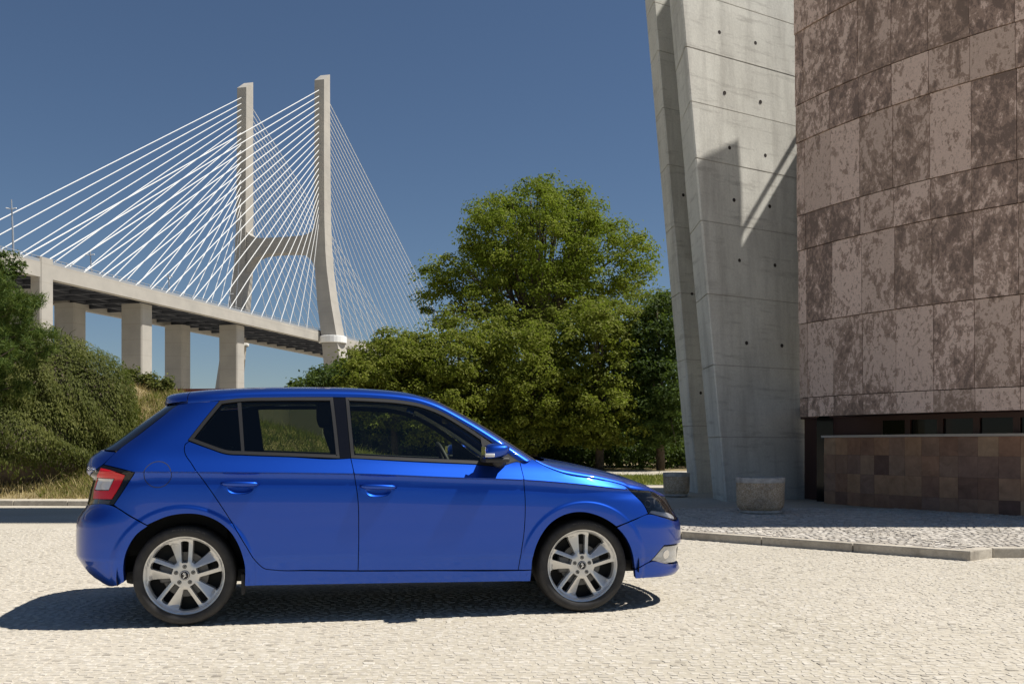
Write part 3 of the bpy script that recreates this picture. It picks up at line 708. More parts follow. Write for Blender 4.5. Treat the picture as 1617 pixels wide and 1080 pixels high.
P, N, t, c = crown_points([blob(x, 722+rng.uniform(-6,6), 41+rng.uniform(-.6,.6), 40, 24, 30) for x in range(600, 1120, 26)], 16000, .35, 30, .1)
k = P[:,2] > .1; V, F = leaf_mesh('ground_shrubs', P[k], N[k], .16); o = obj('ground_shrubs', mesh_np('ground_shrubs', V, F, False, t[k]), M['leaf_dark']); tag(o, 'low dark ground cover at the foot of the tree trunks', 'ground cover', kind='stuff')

def ivy_mound():
    base = (-11.6,20.6,.1)
    root = empty('drooping_hedge', base, 0, 'big rounded dark green hedge of drooping sprigs covering the left bank', 'hedge')
    bl = [(-12.6,20.9,1.3,2.8,2.5,2.25), (-10.7,20.9,1.3,2.25,2.2,2.3), (-14.2,20.6,1.0,2.6,2.4,2.3), (-9.75,20.7,1.35,1.45,1.7,1.85), (-10.9,19.7,.9,2.5,1.6,1.2)]
    n = 170000; i = rng.choice(len(bl), n, p=[.26,.28,.12,.18,.16]); b = np.array(bl)[i]
    d = rng.normal(size=(n,3)); d[:,2] = np.abs(d[:,2])*.9-.25; d[:,1] -= .35; d /= np.linalg.norm(d, axis=1, keepdims=True)
    wob = 1+.05*np.sin(d[:,0]*7+i)+.05*np.sin(d[:,2]*11+d[:,0]*9)+.035*np.sin(d[:,0]*23+d[:,2]*17)
    P = b[:,:3]+d*b[:,3:6]*(wob*rng.uniform(.93,1.05,n))[:,None]
    inside = np.zeros(n, bool)
    for q in bl: inside |= (((P-np.array(q[:3]))/np.array(q[3:]))**2).sum(1) < .80
    k = ~inside & (P[:,2] > hill_h(P[:,0], P[:,1])+.05); P, d = P[k], d[k]
    N = d+rng.normal(0, .35, P.shape); droop = np.tile([0,0,-1.0], (len(P),1))+d*.35
    V, F = leaf_mesh('foliage', P-np.array(base), N, .082, .36, .2, droop)
    sh = .5+.25*np.sin(P[:,0]*2.3)*np.sin(P[:,2]*3.1)+.12*np.sin(P[:,0]*9+P[:,2]*7)
    obj('foliage', mesh_np('foliage', V, F, False, np.clip(sh*.6+rng.random(len(P))*.45-.05, 0, 1)), M['leaf_ivy'], root)
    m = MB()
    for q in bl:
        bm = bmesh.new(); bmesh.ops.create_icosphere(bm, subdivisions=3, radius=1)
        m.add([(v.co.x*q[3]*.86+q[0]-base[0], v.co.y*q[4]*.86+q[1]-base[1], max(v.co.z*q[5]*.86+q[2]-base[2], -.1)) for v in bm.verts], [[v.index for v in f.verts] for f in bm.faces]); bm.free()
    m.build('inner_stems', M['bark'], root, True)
    # wispy shoots on top
    for k in range(46):
        m = MB()
        x = rng.uniform(-13,-8.4); q = bl[0] if x < -10.6 else bl[1]; e = 1-((x-q[0])/q[3])**2
        if e <= 0: continue
        z = q[2]+q[5]*math.sqrt(e)*.98; l = rng.uniform(.12,.34); a = rng.uniform(-1,1)
        m.tube([(x-base[0], q[1]-base[1], z-base[2]-.1), (x-base[0]+a*l*.4, q[1]-base[1], z-base[2]+l*.6), (x-base[0]+a*l, q[1]-base[1]-.1, z-base[2]+l*.8)], [.008,.006,.003], 4, False)
        m.build('shoot', M['leaf_ivy'], root)
ivy_mound()
for x, y_, s, lab in ((-9.75,24.2,.5,'small green shrub on the crest of the bank, nearest the hedge'), (-9.35,24.4,.42,'small green shrub on the crest of the bank, middle of three'), (-8.9,24.3,.4,'small green shrub on the crest of the bank, nearest the car roof')):
    z = float(hill_h(np.array(x), np.array(y_)))+.07
    tree('small_shrub', lab, 'shrub', 'small shrubs on the crest', (x,y_,z), [(x,y_,z+s*.42,s*.5,s*.5,s*.42), (x+.15,y_,z+s*.65,s*.2,s*.2,s*.3)], 900, .09, 'leaf_ivy', .02, .14, 12, .2, 8)

def pine():
    base = (-10.75,17.75,.10); bx = np.array(base)
    root = empty('pine_tree', base, 0, 'pine tree with spreading needle tufts at the left edge of the picture', 'tree')
    MB().tube([(0,0,-.1), (.1,0,1.6), (.05,.1,2.9), (.15,.1,3.9)], [.17,.14,.1,.03], 8).build('trunk', M['bark'], root, True)
    tips = []; m = MB()
    for k in range(34):
        h = rng.uniform(1.7,3.7); a = rng.uniform(-1.6,1.0) if k > 10 else rng.uniform(-.5,.2); L = rng.uniform(1.0,2.05)*(1.15-.12*h/2)
        s0 = np.array([.08,.05,h]); e = s0+np.array([math.cos(a)*L, math.sin(a)*L*.8, .28*L]); m.tube([s0, (s0+e)/2-np.array([0,0,.08]), e], [.03,.02,.008], 5, False)
        for j in range(13):
            f = rng.uniform(.55,1.02); tips.append(s0+(e-s0)*f+rng.normal(0,.10,3))
    m.build('limbs', M['bark'], root, True)
    T_ = np.array(tips); per = 95; n = len(T_)*per; c = np.repeat(T_, per, 0)
    d = rng.normal(size=(n,3))+np.array([.3,-.1,.7]); d /= np.linalg.norm(d, axis=1, keepdims=True); l = rng.uniform(.09,.17,(n,1))
    s = np.cross(d, rng.normal(size=(n,3))); s /= np.linalg.norm(s, axis=1, keepdims=True); c = c+rng.normal(0,.045,(n,3))
    V = np.stack([c-s*.008, c+s*.008, c+d*l], 1).reshape(-1,3)
    obj('crown', mesh_np('crown', V, np.arange(3*n).reshape(-1,3), False, rng.random(n)), M['leaf_pine'], root)
pine()
tree('round_tree', 'dark round headed tree behind the pine, beside the bridge pier', 'tree', None, (-14.6,26.5,3.0), [blob(6,424,26.5,26,20,36), blob(-40,450,26.5,44,44,50), blob(-4,448,26.5,28,22,40)], 9000, .09, 'leaf_dark', .1, .2, 50)

# ---- car body reference surfaces (car-local: u forward, v out to one side, w up) ----
def pchip(X,Y):
    X=np.asarray(X,float);Y=np.asarray(Y,float);h=np.diff(X);d=np.diff(Y)/h
    m=np.zeros(len(X));m[0]=d[0];m[-1]=d[-1]
    for i in range(1,len(X)-1):
        if d[i-1]*d[i]>0:
            a=2*h[i]+h[i-1];b=h[i]+2*h[i-1];m[i]=(a+b)/(a/d[i-1]+b/d[i])
    def f(x):
        x=np.clip(np.asarray(x,float),X[0],X[-1]);i=np.clip(np.searchsorted(X,x)-1,0,len(X)-2)
        hh=h[i];t=(x-X[i])/hh
        return (Y[i]*(1+2*t)*(1-t)**2+hh*m[i]*t*(1-t)**2+Y[i+1]*t*t*(3-2*t)+hh*m[i+1]*t*t*(t-1))
    return f
crease=pchip([-2,-1.5,-1.3,-.93,-.23,.38,.83,1.18,1.55,2.1],[.930,.930,.928,.923,.911,.884,.866,.838,.794,.74])
_low=pchip(np.array([.10,.17,.24,.31,.375,.40,.55,.70,.80,.868,.893,.9])/.9,[.770,.795,.815,.833,.847,.857,.865,.866,.861,.851,.857,.866])
_up=pchip(np.array([0,.012,.10,.20,.30,.38,.46,.5,.6])/.5,[.866,.857,.796,.752,.710,.676,.640,.618,.55])
_plan=pchip([-2.2,-1.3,-.6,0,.7,1.3,2.2],[.985,.992,1,1.002,1,.99,.98])
def sstep(a,b,x):
    t=np.clip((x-a)/(b-a),0,1);return t*t*(3-2*t)
def Y(u,w):
    c=crease(u);lo=_low(np.minimum(w/c,1));hi=_up(np.clip((w-c)/(1.4-c),0,1.2))
    y=np.where(w<c,lo,hi)*_plan(u)
    for uc,wc in ((-1.235,.302),(1.24,.302)):
        d=np.hypot(u-uc,w-wc);y=y+.009*(1-sstep(.405,.43,d))
    return y
Uf=pchip([.10,.17,.225,.28,.36,.42,.54,.60,.66,.73,.80,.90],[2.00,2.04,2.095,2.075,2.078,2.10,2.095,2.065,2.03,1.985,1.90,1.75])
Ur=pchip([.10,.20,.25,.30,.36,.42,.52,.61,.72,.80,.880,.905,.95,1.0,1.05,1.08,1.20,1.337,1.45],
         [-1.60,-1.70,-1.80,-1.87,-1.915,-1.945,-1.945,-1.940,-1.880,-1.862,-1.845,-1.880,-1.885,-1.872,-1.815,-1.765,-1.610,-1.43,-1.27])
NF,NR,DF,DR=2.8,3.4,.75,.52
def ra(w):
    return np.where(w<.42,-1.425,Ur(w)+DR)
def V(u,w):
    "half width at u, height w"
    y=Y(u,w)
    a=ra(w);r=np.clip((a-u)/(a-Ur(w)),0,1);y=y*(1-r**NR)**(1/NR)
    b=Uf(w)-DF;r=np.clip((u-b)/DF,0,1);y=y*np.where(w<1.0,(1-r**NF)**(1/NF),1)
    return y
LF=DF*np.pi/2
def cr_(w): return ra(w)-(ra(w)-Ur(w))*np.pi/2
def _se(th,n):
    c=np.maximum(np.cos(th),0);s=np.maximum(np.sin(th),0)
    r=(c**n+s**n)**(-1/n)
    return r*c,r*s
def S(s,w):
    "unrolled body side: s=u on the flank, runs on round the corners to the centre line"
    s=np.asarray(s,float);w=np.asarray(w,float)
    a=ra(w);b=Uf(w)-DF;dr=a-Ur(w)
    rc,rs=_se(np.clip((a-s)/(dr*np.pi/2),0,1)*np.pi/2,NR);fc,fs=_se(np.clip((s-b)/LF,0,1)*np.pi/2,NF)
    fr=(s>b)&(w<1.02)
    u=np.where(s<a,a-dr*rs,np.where(fr,b+DF*fs,s))
    yy=Y(np.clip(u,-2.2,2.2),w)
    return np.stack([u,yy*np.where(s<a,rc,np.where(fr,fc,1)),w],-1)
# roof / pillar / windscreen shell: section superellipse over u
zr=pchip([-1.44,-1.25,-1.046,-.926,-.6,-.354,-.2,-.095,.07,.195,.32,.489,.66,.817,1.0],
         [1.330,1.345,1.363,1.377,1.389,1.392,1.392,1.388,1.376,1.355,1.310,1.216,1.102,.985,.84])
wc=pchip([-1.44,-1.385,-1.249,-1.065,-.662,-.377,-.055,.109,.275,.442,.61,.78,1.0,1.15],
         [1.412,1.424,1.440,1.456,1.473,1.475,1.462,1.446,1.404,1.322,1.230,1.126,.985,.90])
NT=3.0
def T(u,q):
    "q 0 at the side rail .. 1 at the centre line"
    u=np.asarray(u,float);q=np.clip(np.asarray(q,float),0,1)
    c,s=_se(q*np.pi/2,NT);z=zr(u);v0=V(u,z)
    return np.stack([u,v0*c,z+(wc(u)-z)*s],-1)
# bonnet
_hu=[.86,.916,.996,1.107,1.358,1.534,1.564,1.661,1.757,1.795,1.835,1.886,1.928,1.964,1.984,1.994]
hs_w=pchip(_hu,[1.02,.994,.948,.904,.859,.816,.800,.785,.775,.762,.744,.733,.727,.723,.721,.72])
hs_v=pchip(_hu,[.765,.779,.798,.817,.806,.785,.782,.748,.675,.645,.612,.553,.470,.36,.245,.02])
hc_w=pchip([.86,1.0,1.07,1.24,1.42,1.6,1.78,1.90,1.96,1.994],[1.045,1.015,1.004,.975,.936,.890,.822,.768,.738,.7205])
def B(u,q):
    u=np.asarray(u,float);c,s=_se(np.clip(np.asarray(q,float),0,1)*np.pi/2,2.1);z=hs_w(u)
    return np.stack([u,hs_v(u)*c,z+(hc_w(u)-z)*s],-1)

# ------------------------------------------------------------------ the car
CAR = empty('hatchback_car', (-.9127, 6.7404, .006), R(10.969), 'glossy blue five door hatchback parked side on with silver alloy wheels', 'car')
def flip(P, side): P = np.array(P, float); P[...,1] *= -side; return P      # car-local y is -v for the near side
def crn(poly, step=.014, sharp=38, closed=True):
    "densify a traced outline: Catmull-Rom through gentle vertices, straight at corners"
    P = [np.array(p, float) for p in poly]; n = len(P); out = []
    def corner(i):
        a = P[i]-P[i-1]; b = P[(i+1)%n]-P[i]; c = np.dot(a, b)/(np.linalg.norm(a)*np.linalg.norm(b)+1e-12)
        return math.degrees(math.acos(max(-1, min(1, c)))) > sharp
    cr = [corner(i) for i in range(n)]
    for i in range(n):
        p1, p2 = P[i], P[(i+1)%n]; p0 = P[i-1] if not cr[i] else p1-(p2-p1); p3 = P[(i+2)%n] if not cr[(i+1)%n] else p2+(p2-p1)
        L = np.linalg.norm(p2-p1); m = max(1, int(round(L/step)))
        l0 = np.linalg.norm(p1-p0)+1e-9; l2 = np.linalg.norm(p3-p2)+1e-9
        m1 = ((p2-p1)/L*l0+(p1-p0)/l0*L)/(L+l0); m2 = ((p2-p1)/L*l2+(p3-p2)/l2*L)/(L+l2)
        for k in range(m):
            t = k/m; h = L
            out.append(p1*(2*t**3-3*t*t+1)+m1*h*(t**3-2*t*t+t)+p2*(-2*t**3+3*t*t)+m2*h*(t**3-t*t))
    return np.array(out)
def area(P): x, y = P[:,0], P[:,1]; return .5*np.sum(x*np.roll(y,-1)-np.roll(x,-1)*y)
def inset(P, d):
    if area(P) < 0: P = P[::-1]
    a = P-np.roll(P,1,0); b = np.roll(P,-1,0)-P
    a /= np.linalg.norm(a, axis=1, keepdims=True)+1e-12; b /= np.linalg.norm(b, axis=1, keepdims=True)+1e-12
    n1 = np.stack([-a[:,1], a[:,0]], 1); n2 = np.stack([-b[:,1], b[:,0]], 1); n = n1+n2
    n /= np.maximum((n*n).sum(1, keepdims=True)/2, .35)
    return P+n*d
def pip(Q, P):
    x, y = Q[:,0], Q[:,1]; r = np.zeros(len(Q), bool); n = len(P); j = n-1
    for i in range(n):
        c = (P[i,1] > y) != (P[j,1] > y)
        r ^= c & (x < (P[j,0]-P[i,0])*(y-P[i,1])/(P[j,1]-P[i,1]+1e-15)+P[i,0]); j = i
    return r
def edist(Q, P):
    A = P; Bq = np.roll(P,-1,0); d = np.full(len(Q), 1e9)
    for a, b in zip(A, Bq):
        ab = b-a; t = np.clip(((Q-a)@ab)/(ab@ab+1e-15), 0, 1); d = np.minimum(d, np.hypot(*(Q-a-t[:,None]*ab).T))
    return d
def fnormal(f, s, w, e=1e-3):
    a = f(s+e, w)-f(s-e, w); b = f(s, w+e)-f(s, w-e); n = np.cross(a, b); n /= np.linalg.norm(n, axis=1, keepdims=True)+1e-12
    return n
def panel(name, poly, mat, f=None, side=1, gap=.0025, depth=.012, off=0.0, grid=.035, holes=(), parent=CAR, both=False, smooth_out=True, step=.014, edges=True, bevel=.0022):
    "a pressed sheet cut from a reference surface: true outline, smooth normals, turned-in edges"
    f = f or S
    O = inset(crn(poly, step), gap); H_ = [inset(crn(h, step), -gap) for h in holes]
    if area(O) < 0: O = O[::-1]
    x0, y0 = O.min(0); x1, y1 = O.max(0)
    gx, gy = np.meshgrid(np.arange(x0, x1, grid), np.arange(y0, y1, grid*.8)); Q = np.stack([gx.ravel()+np.tile((np.arange(gx.shape[0]) % 2)[:,None]*grid*.5, (1, gx.shape[1])).ravel(), gy.ravel()], 1)
    k = pip(Q, O); Q = Q[k]; k = edist(Q, O) > grid*.33; Q = Q[k]
    for h in H_:
        if len(Q): k = ~pip(Q, h) & (edist(Q, h) > grid*.33); Q = Q[k]
    lines = []
    if f is S:
        us_ = np.arange(-1.9, 2.0, .02)
        for dz in (-.036,-.016,-.0035,.0015,.014): lines.append(np.stack([us_, crease(np.clip(us_, -2, 2.1))+dz], 1))
        for uc in (-1.235,1.24):
            for rr in (.403,.4175,.432):
                an = np.arange(-.1, 3.24, .045); lines.append(np.stack([uc+rr*np.cos(an), .302+rr*np.sin(an)], 1))
    FP = []; fe = []; base_n = sum(len(L) for L in [O]+H_)
    for L in lines:
        k = pip(L, O); k[k] = edist(L[k], O) > .004 if k.any() else k[k]
        for h in H_: k &= ~pip(L, h); k[k] = edist(L[k], h) > .004 if k.any() else k[k]
        prev = -2
        for i in np.where(k)[0]:
            FP.append(L[i])
            if i == prev+1: fe.append((base_n+len(FP)-2, base_n+len(FP)-1))
            prev = i
    if FP:
        FP = np.array(FP)
        if len(Q): Q = Q[np.min(np.hypot(Q[:,None,0]-FP[None,:,0], Q[:,None,1]-FP[None,:,1]), 1) > .011]
    else: FP = np.zeros((0,2))
    loops = [O]+H_; pts = np.concatenate(loops+[FP, Q]); edg = list(fe); n = 0
    for L in loops: edg += [(n+i, n+(i+1)%len(L)) for i in range(len(L))]; n += len(L)
    vs, es, fs, ov, oe, of = delaunay_2d_cdt([Vector(p) for p in pts], edg, [], 0, 1e-7)
    D = np.array([tuple(v) for v in vs]); T3 = np.array([t for t in fs if len(t) == 3])
    cen = D[T3].mean(1); k = pip(cen, O)
    for h in H_: k &= ~pip(cen, h)
    T3 = T3[k]
    a = D[T3]; sg = (a[:,1,0]-a[:,0,0])*(a[:,2,1]-a[:,0,1])-(a[:,2,0]-a[:,0,0])*(a[:,1,1]-a[:,0,1]); T3[sg < 0] = T3[sg < 0][:,::-1]
    Nn = fnormal(f, D[:,0], D[:,1]); P3 = f(D[:,0], D[:,1])
    # make normals point outwards (positive v, or up for top shells)
    ref = P3-np.array([0,0,.5]); ref[:,0] *= .25
    if np.sum(Nn*ref) < 0: Nn = -Nn; T3 = T3[:,::-1]
    P3 = P3+Nn*off
    Vv = [P3]; Fv = [T3]; NL = [Nn[T3].reshape(-1,3)]; n = len(P3)
    if edges and depth > 0:
        for L in loops:
            s, w = L[:,0], L[:,1]; base = f(s, w)+fnormal(f, s, w)*0; nn = fnormal(f, s, w)
            if np.sum(nn*(base-np.array([0,0,.5]))*np.array([.25,1,1])) < 0: nn = -nn
            top = base+nn*off; bot = base+nn*(off-depth); m = len(L); i = np.arange(m); j = (i+1) % m
            Vv += [top, bot]; q = np.stack([n+i, n+j, n+m+j, n+m+i], 1)
            t1 = q[:,[0,1,2]]; t2 = q[:,[0,2,3]]
            en = np.cross(top[j]-top, bot-top); en /= np.linalg.norm(en, axis=1, keepdims=True)+1e-12
            cc = P3.mean(0); Fv += [t1, t2]; NL += [np.repeat(en, 3, 0), np.repeat(en, 3, 0)]; n += 2*m
    Vx = np.concatenate(Vv); Fx = np.concatenate(Fv); Nx = np.concatenate(NL)
    def emit(sd):
        Vy = flip(Vx, sd); Ny = flip(Nx, sd); Fy = Fx
        return Vy, Ny, Fy
    sides = [side] if not both else [1, -1]
    VV = []; FF = []; NN = []; c = 0
    for sd in sides:
        Vy, Ny, Fy = emit(sd)
        # winding: check against normals
        g = np.cross(Vy[Fy[:,1]]-Vy[Fy[:,0]], Vy[Fy[:,2]]-Vy[Fy[:,0]]); bad = np.sum(g*Ny.reshape(-1,3,3)[:,0], 1) < 0
        Fy = Fy.copy(); Ny3 = Ny.reshape(-1,3,3).copy(); Fy[bad] = Fy[bad][:,::-1]; Ny3[bad] = Ny3[bad][:,::-1]
        VV.append(Vy); FF.append(Fy+c); NN.append(Ny3.reshape(-1,3)); c += len(Vy)
    me = mesh_np(name, np.concatenate(VV), np.concatenate(FF), True)
    me.normals_split_custom_set(np.concatenate(NN).tolist())
    return obj(name, me, M[mat] if isinstance(mat, str) else mat, parent)

def centre_r(w): return float(cr_(w))-.02
def centre_f(w): return float(Uf(w)-DF+LF)+.02
DOOR_R = [(-1.214,1.108), (-1.236,1.091), (-1.24,1.067), (-1.235,1.039), (-1.19,.973), (-1.074,.81), (-.96,.632), (-.874,.483), (-.803,.369), (-.765,.336), (-.71,.326)]
DOOR_RB = [(-.497,.319), (-.203,.309)]
MID = [(-.247,1.004), (-.236,.951), (-.223,.878), (-.207,.772), (-.2,.545), (-.203,.309)]
DOOR_FB = [(.23,.30), (.809,.287)]
DOOR_FF = [(.809,.287), (.825,.415), (.84,.526), (.848,.73), (.84,.871), (.828,.975)]
DLO_R = [(-1.221,1.115), (-1.136,1.237), (-1.043,1.362), (-.927,1.378), (-.699,1.386), (-.354,1.390), (-.335,1.224), (-.313,1.003), (-.616,1.016), (-.898,1.027), (-.987,1.032), (-1.106,1.071)]
DLO_F = [(-.277,1.391), (-.093,1.385), (.072,1.374), (.196,1.353), (.319,1.309), (.482,1.214), (.643,1.102), (.816,.981), (.716,.958), (.508,.967), (.139,.984), (-.245,1.004), (-.263,1.216)]
ARCH_R = [(-1.492,.56), (-1.409,.625), (-1.312,.664), (-1.228,.676), (-1.129,.668), (-1.045,.634), (-.959,.559), (-.91,.469), (-.882,.362), (-.883,.23)]
ARCH_F = [(.892,.21), (.898,.351), (.935,.477), (1.015,.586), (1.113,.64), (1.212,.654), (1.327,.629), (1.443,.564)]
LAMP_R = [(-1.682,.97), (-1.59,.948), (-1.506,.924), (-1.56,.825), (-1.617,.732)]
HATCH = [(-1.288,1.337), (-1.375,1.262), (-1.481,1.166), (-1.616,1.049)]
SHUT_H = [(.916,.994), (.996,.948), (1.106,.903), (1.351,.858), (1.523,.815), (1.553,.789)]
LAMP_F = [(1.553,.789), (1.757,.775), (1.846,.738), (1.911,.686), (1.962,.632), (2.016,.594), (1.978,.571), (1.796,.608), (1.68,.633), (1.658,.683), (1.601,.746)]

QUARTER = HATCH+LAMP_R+[(-1.525,.665), (-1.436,.612)]+ARCH_R[1:]+[(-.067,.222)]+[(.892,.21), (.896,.285)]+[(.809,.284), (.23,.297), (-.203,.306)]+[(-.497,.316)]+DOOR_R[::-1]+DLO_R[:3]+[(-1.15,1.353)]
RDOOR = DOOR_R+DOOR_RB+MID[::-1][1:]+[(-.313,1.000), (-.616,1.013), (-.898,1.024), (-.987,1.029), (-1.106,1.068)]
FDOOR = MID+DOOR_FB+DOOR_FF[1:]+[(.816,.978), (.716,.955), (.508,.964), (.139,.981)]
FENDER = DOOR_FF+SHUT_H+[(1.601,.746), (1.658,.683), (1.68,.633), (1.571,.597), (1.50,.573), (1.452,.557)]+ARCH_F[::-1][:-1]+[(.896,.287)]
# full side minus openings: dark inner shell behind the shut lines
LINER = [(-1.30,1.33), (-1.62,1.045), (-1.70,.96), (-1.70,.72), (-1.50,.70), (-1.43,.66), (-1.312,.70), (-1.228,.71), (-1.129,.70), (-1.02,.66), (-.92,.58), (-.87,.47), (-.845,.362), (-.845,.24), (.855,.225), (.86,.351), (.90,.49), (.99,.615), (1.10,.675), (1.212,.69), (1.34,.665), (1.46,.60), (1.64,.61), (1.60,.74), (1.53,.79), (1.35,.84), (1.10,.885), (.99,.93), (.90,.965), (.80,1.0), (.643,1.115), (.482,1.225), (.319,1.315), (.196,1.358), (0,1.378), (-.35,1.39), (-.7,1.386), (-1.04,1.365)]

def side(sd):
    near = sd > 0
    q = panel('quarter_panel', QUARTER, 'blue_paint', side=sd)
    def cup(u0, u1, w0, w1):
        cu, cw = (u0+u1)/2, (w0+w1)/2-.022
        return [(cu+.078*math.copysign(abs(math.cos(a))**.8, math.cos(a)), cw+(.040 if math.sin(a) < 0 else .030)*math.sin(a)) for a in np.linspace(0, 2*math.pi, 29)[:-1]]
    HR, HF = (-1.015, -.796, .855, .850), (-.191, .031, .833, .824)
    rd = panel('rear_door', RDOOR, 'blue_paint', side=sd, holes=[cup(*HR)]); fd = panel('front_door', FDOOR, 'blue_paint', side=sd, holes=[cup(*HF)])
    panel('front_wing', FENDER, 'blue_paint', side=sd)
    dr_i = inset(crn(DLO_R), .022); df_i = inset(crn(DLO_F), .022)
    def coarse(P): return [tuple(p) for p in P[::2]]
    ri, fi = coarse(dr_i), coarse(df_i)
    far_r = [(-.90,1.365), (-.699,1.366), (-.375,1.370), (-.357,1.224), (-.336,1.025), (-.616,1.038), (-.868,1.05)]
    panel('inner_shell', LINER, 'interior_dark', side=sd, off=-.028, depth=0, holes=[coarse(inset(crn(DLO_R), .030)) if near else far_r, coarse(inset(crn(DLO_F), .030))], edges=False)
    panel('window_trim', DLO_R, 'trim_satin', side=sd, gap=.001, depth=.02, off=.002, holes=[ri], parent=rd); panel('window_trim', DLO_F, 'trim_satin', side=sd, gap=.001, depth=.02, off=.002, holes=[fi], parent=fd)
    panel('window_glass', ri, 'glass_tint', side=sd, gap=-.004, off=-.007, depth=0, parent=rd, grid=.06); panel('window_glass', fi, 'glass_clear', side=sd, gap=-.004, off=-.007, depth=0, parent=fd, grid=.06)
    panel('window_divider', [(-.945,1.362), (-.917,1.364), (-.883,1.026), (-.906,1.026)], 'trim_satin', side=sd, off=-.003, depth=.015, parent=rd)
    panel('b_pillar', [(-.354,1.390), (-.277,1.391), (-.263,1.216), (-.247,1.004), (-.313,1.001), (-.335,1.224)], 'gloss_black', side=sd, gap=.001, off=-.001)
    panel('mirror_sail', [(.575,1.150), (.70,1.062), (.812,.984), (.716,.961), (.60,.966), (.588,1.05)], 'plastic_black', side=sd, off=.0035, depth=.012, parent=fd)
    # handles: bar over a scooped cup
    for par, u0, u1, w0, w1 in ((rd, -1.015, -.796, .855, .850), (fd, -.191, .031, .833, .824)):
        U = np.linspace(u0, u1, 13); bar = MB()
        pts = []; rad = []
        for i, u in enumerate(U):
            f = i/12; w = w0+(w1-w0)*f; e = math.sin(math.pi*f)**.45
            p = S(u, w); pts.append((u, -sd*(float(p[1])+.008+.022*e), w)); rad.append(.008+.0095*e)
        bar.tube(pts, rad, 10); o = bar.build('door_handle', M['blue_paint'], par, True)
        L = np.array(cup(u0, u1, w0, w1)); c0 = L.mean(0); Vc = []; Fc = []; n = len(L); RR = ((1.03,.002), (.97,.004), (.85,.010), (.6,.0145), (.3,.016))
        for rr, dp in RR:
            for q in L:
                u, w = c0+(q-c0)*rr; Vc.append((u, -sd*(float(S(u, w)[1])-dp), w))
        for j in range(len(RR)-1):
            for k in range(n): Fc.append((j*n+k, (j+1)*n+k, (j+1)*n+(k+1)%n, j*n+(k+1)%n))
        Fc.append(tuple((len(RR)-1)*n+k for k in range(n))[::-1])
        m = MB(); m.add(Vc, Fc if sd > 0 else [f[::-1] for f in Fc]); m.build('handle_cup', M['blue_paint'], par, True)
    # wing mirror
    mr = MB(); nU, nV = 22, 14; cu, cw, cv = .640, 1.046, .945; Vv = []; Ff = []
    for i in range(nU):
        a = 2*math.pi*i/nU
        for j in range(nV+1):
            b = math.pi*j/nV; e = 2/2.9
            def pw(x): return math.copysign(abs(x)**e, x)
            x = pw(math.cos(b)); rr = pw(math.sin(b)) if math.sin(b) > 0 else 0
            y = rr*pw(math.cos(a)); z = rr*pw(math.sin(a))
            zz = z*.049*(1-.16*x)+(.007*x); Vv.append((cu+.084*max(x, -.86)+(0.012*z), -sd*(cv+.095*y), cw+zz))
    for i in range(nU):
        for j in range(nV): Ff.append((i*(nV+1)+j, ((i+1)%nU)*(nV+1)+j, ((i+1)%nU)*(nV+1)+j+1, i*(nV+1)+j+1))
    mroot = empty('wing_mirror', (0,0,0), parent=CAR)
    me = MB(); me.add(Vv, Ff); me.build('mirror_housing', M['blue_paint'], mroot, True)
    me = MB(); me.add([(x, y, cw-.044-(1-((x-cu)/.09)**2)*.0 if z > cw-.02 else cw-.047-.012*(1-min(1, abs(x-cu)/.09))) for x, y, z in Vv], Ff)
    b2 = MB().box((cu-.075, min(-sd*.79, -sd*1.02), cw-.068), (cu+.080, max(-sd*.79, -sd*1.02), cw-.038), .012); b2.build('mirror_foot', M['plastic_black'], mroot, True)
    b3 = MB(); b3.tube([(cu+.05, -sd*.80, .982), (cu+.03, -sd*.86, .990)], [.05,.035], 12); b3.build('mirror_arm', M['plastic_black'], mroot, True)
    b4 = MB().box((cu-.08, -sd*1.035-.012, cw-.034), (cu-.02, -sd*1.035+.012, cw-.012), .005); b4.build('indicator_lens', M['clear_lens'], mroot, True)
    MB().box((cu-.0755, min(-sd*.87, -sd*1.02), cw-.036), (cu-.0725, max(-sd*.87, -sd*1.02), cw+.03), .001).build('mirror_glass', M['chrome'], mroot)
    # rear lamp
    tl = panel('tail_light', LAMP_R+[(-1.877,.719), (-1.862,.80), (-1.852,.882), (-1.80,.899)], 'gloss_black', side=sd, off=-.001, grid=.02)
    panel('red_lens', [(-1.69,.95), (-1.617,.933), (-1.554,.909), (-1.584,.836), (-1.626,.763), (-1.755,.761), (-1.752,.846)], 'red_lens', side=sd, off=.0045, depth=.006, parent=tl, grid=.02, holes=[[(-1.723,.892), (-1.614,.887), (-1.643,.817), (-1.745,.815)]])
    panel('clear_lens', [(-1.723,.892), (-1.614,.887), (-1.643,.817), (-1.745,.815)], 'clear_lens', side=sd, off=.004, depth=.008, parent=tl, grid=.02)
    panel('smoke_lens', [(-1.757,.757), (-1.628,.759), (-1.638,.736), (-1.80,.731)], 'smoke_lens', side=sd, off=.0025, depth=.006, parent=tl, grid=.02)
    if near:
        c = (-1.379,.911); panel('fuel_flap', [(c[0]+.077*math.cos(a), c[1]+.076*math.sin(a)) for a in np.linspace(0, 2*math.pi, 25)[:-1]], 'blue_paint', side=sd, gap=0, off=.0007, depth=.002, grid=.03)
        panel('flap_gap', [(c[0]+.0795*math.cos(a), c[1]+.0785*math.sin(a)) for a in np.linspace(0, 2*math.pi, 25)[:-1]], 'rubber_black', side=sd, gap=0, off=.0012, depth=0, grid=.02, holes=[[(c[0]+.0755*math.cos(a), c[1]+.0745*math.sin(a)) for a in np.linspace(0, 2*math.pi, 25)[:-1]]])
    # headlamp
    hl = panel('headlight', LAMP_F, 'gloss_black', side=sd, off=-.022, depth=.002, grid=.025, gap=.002)
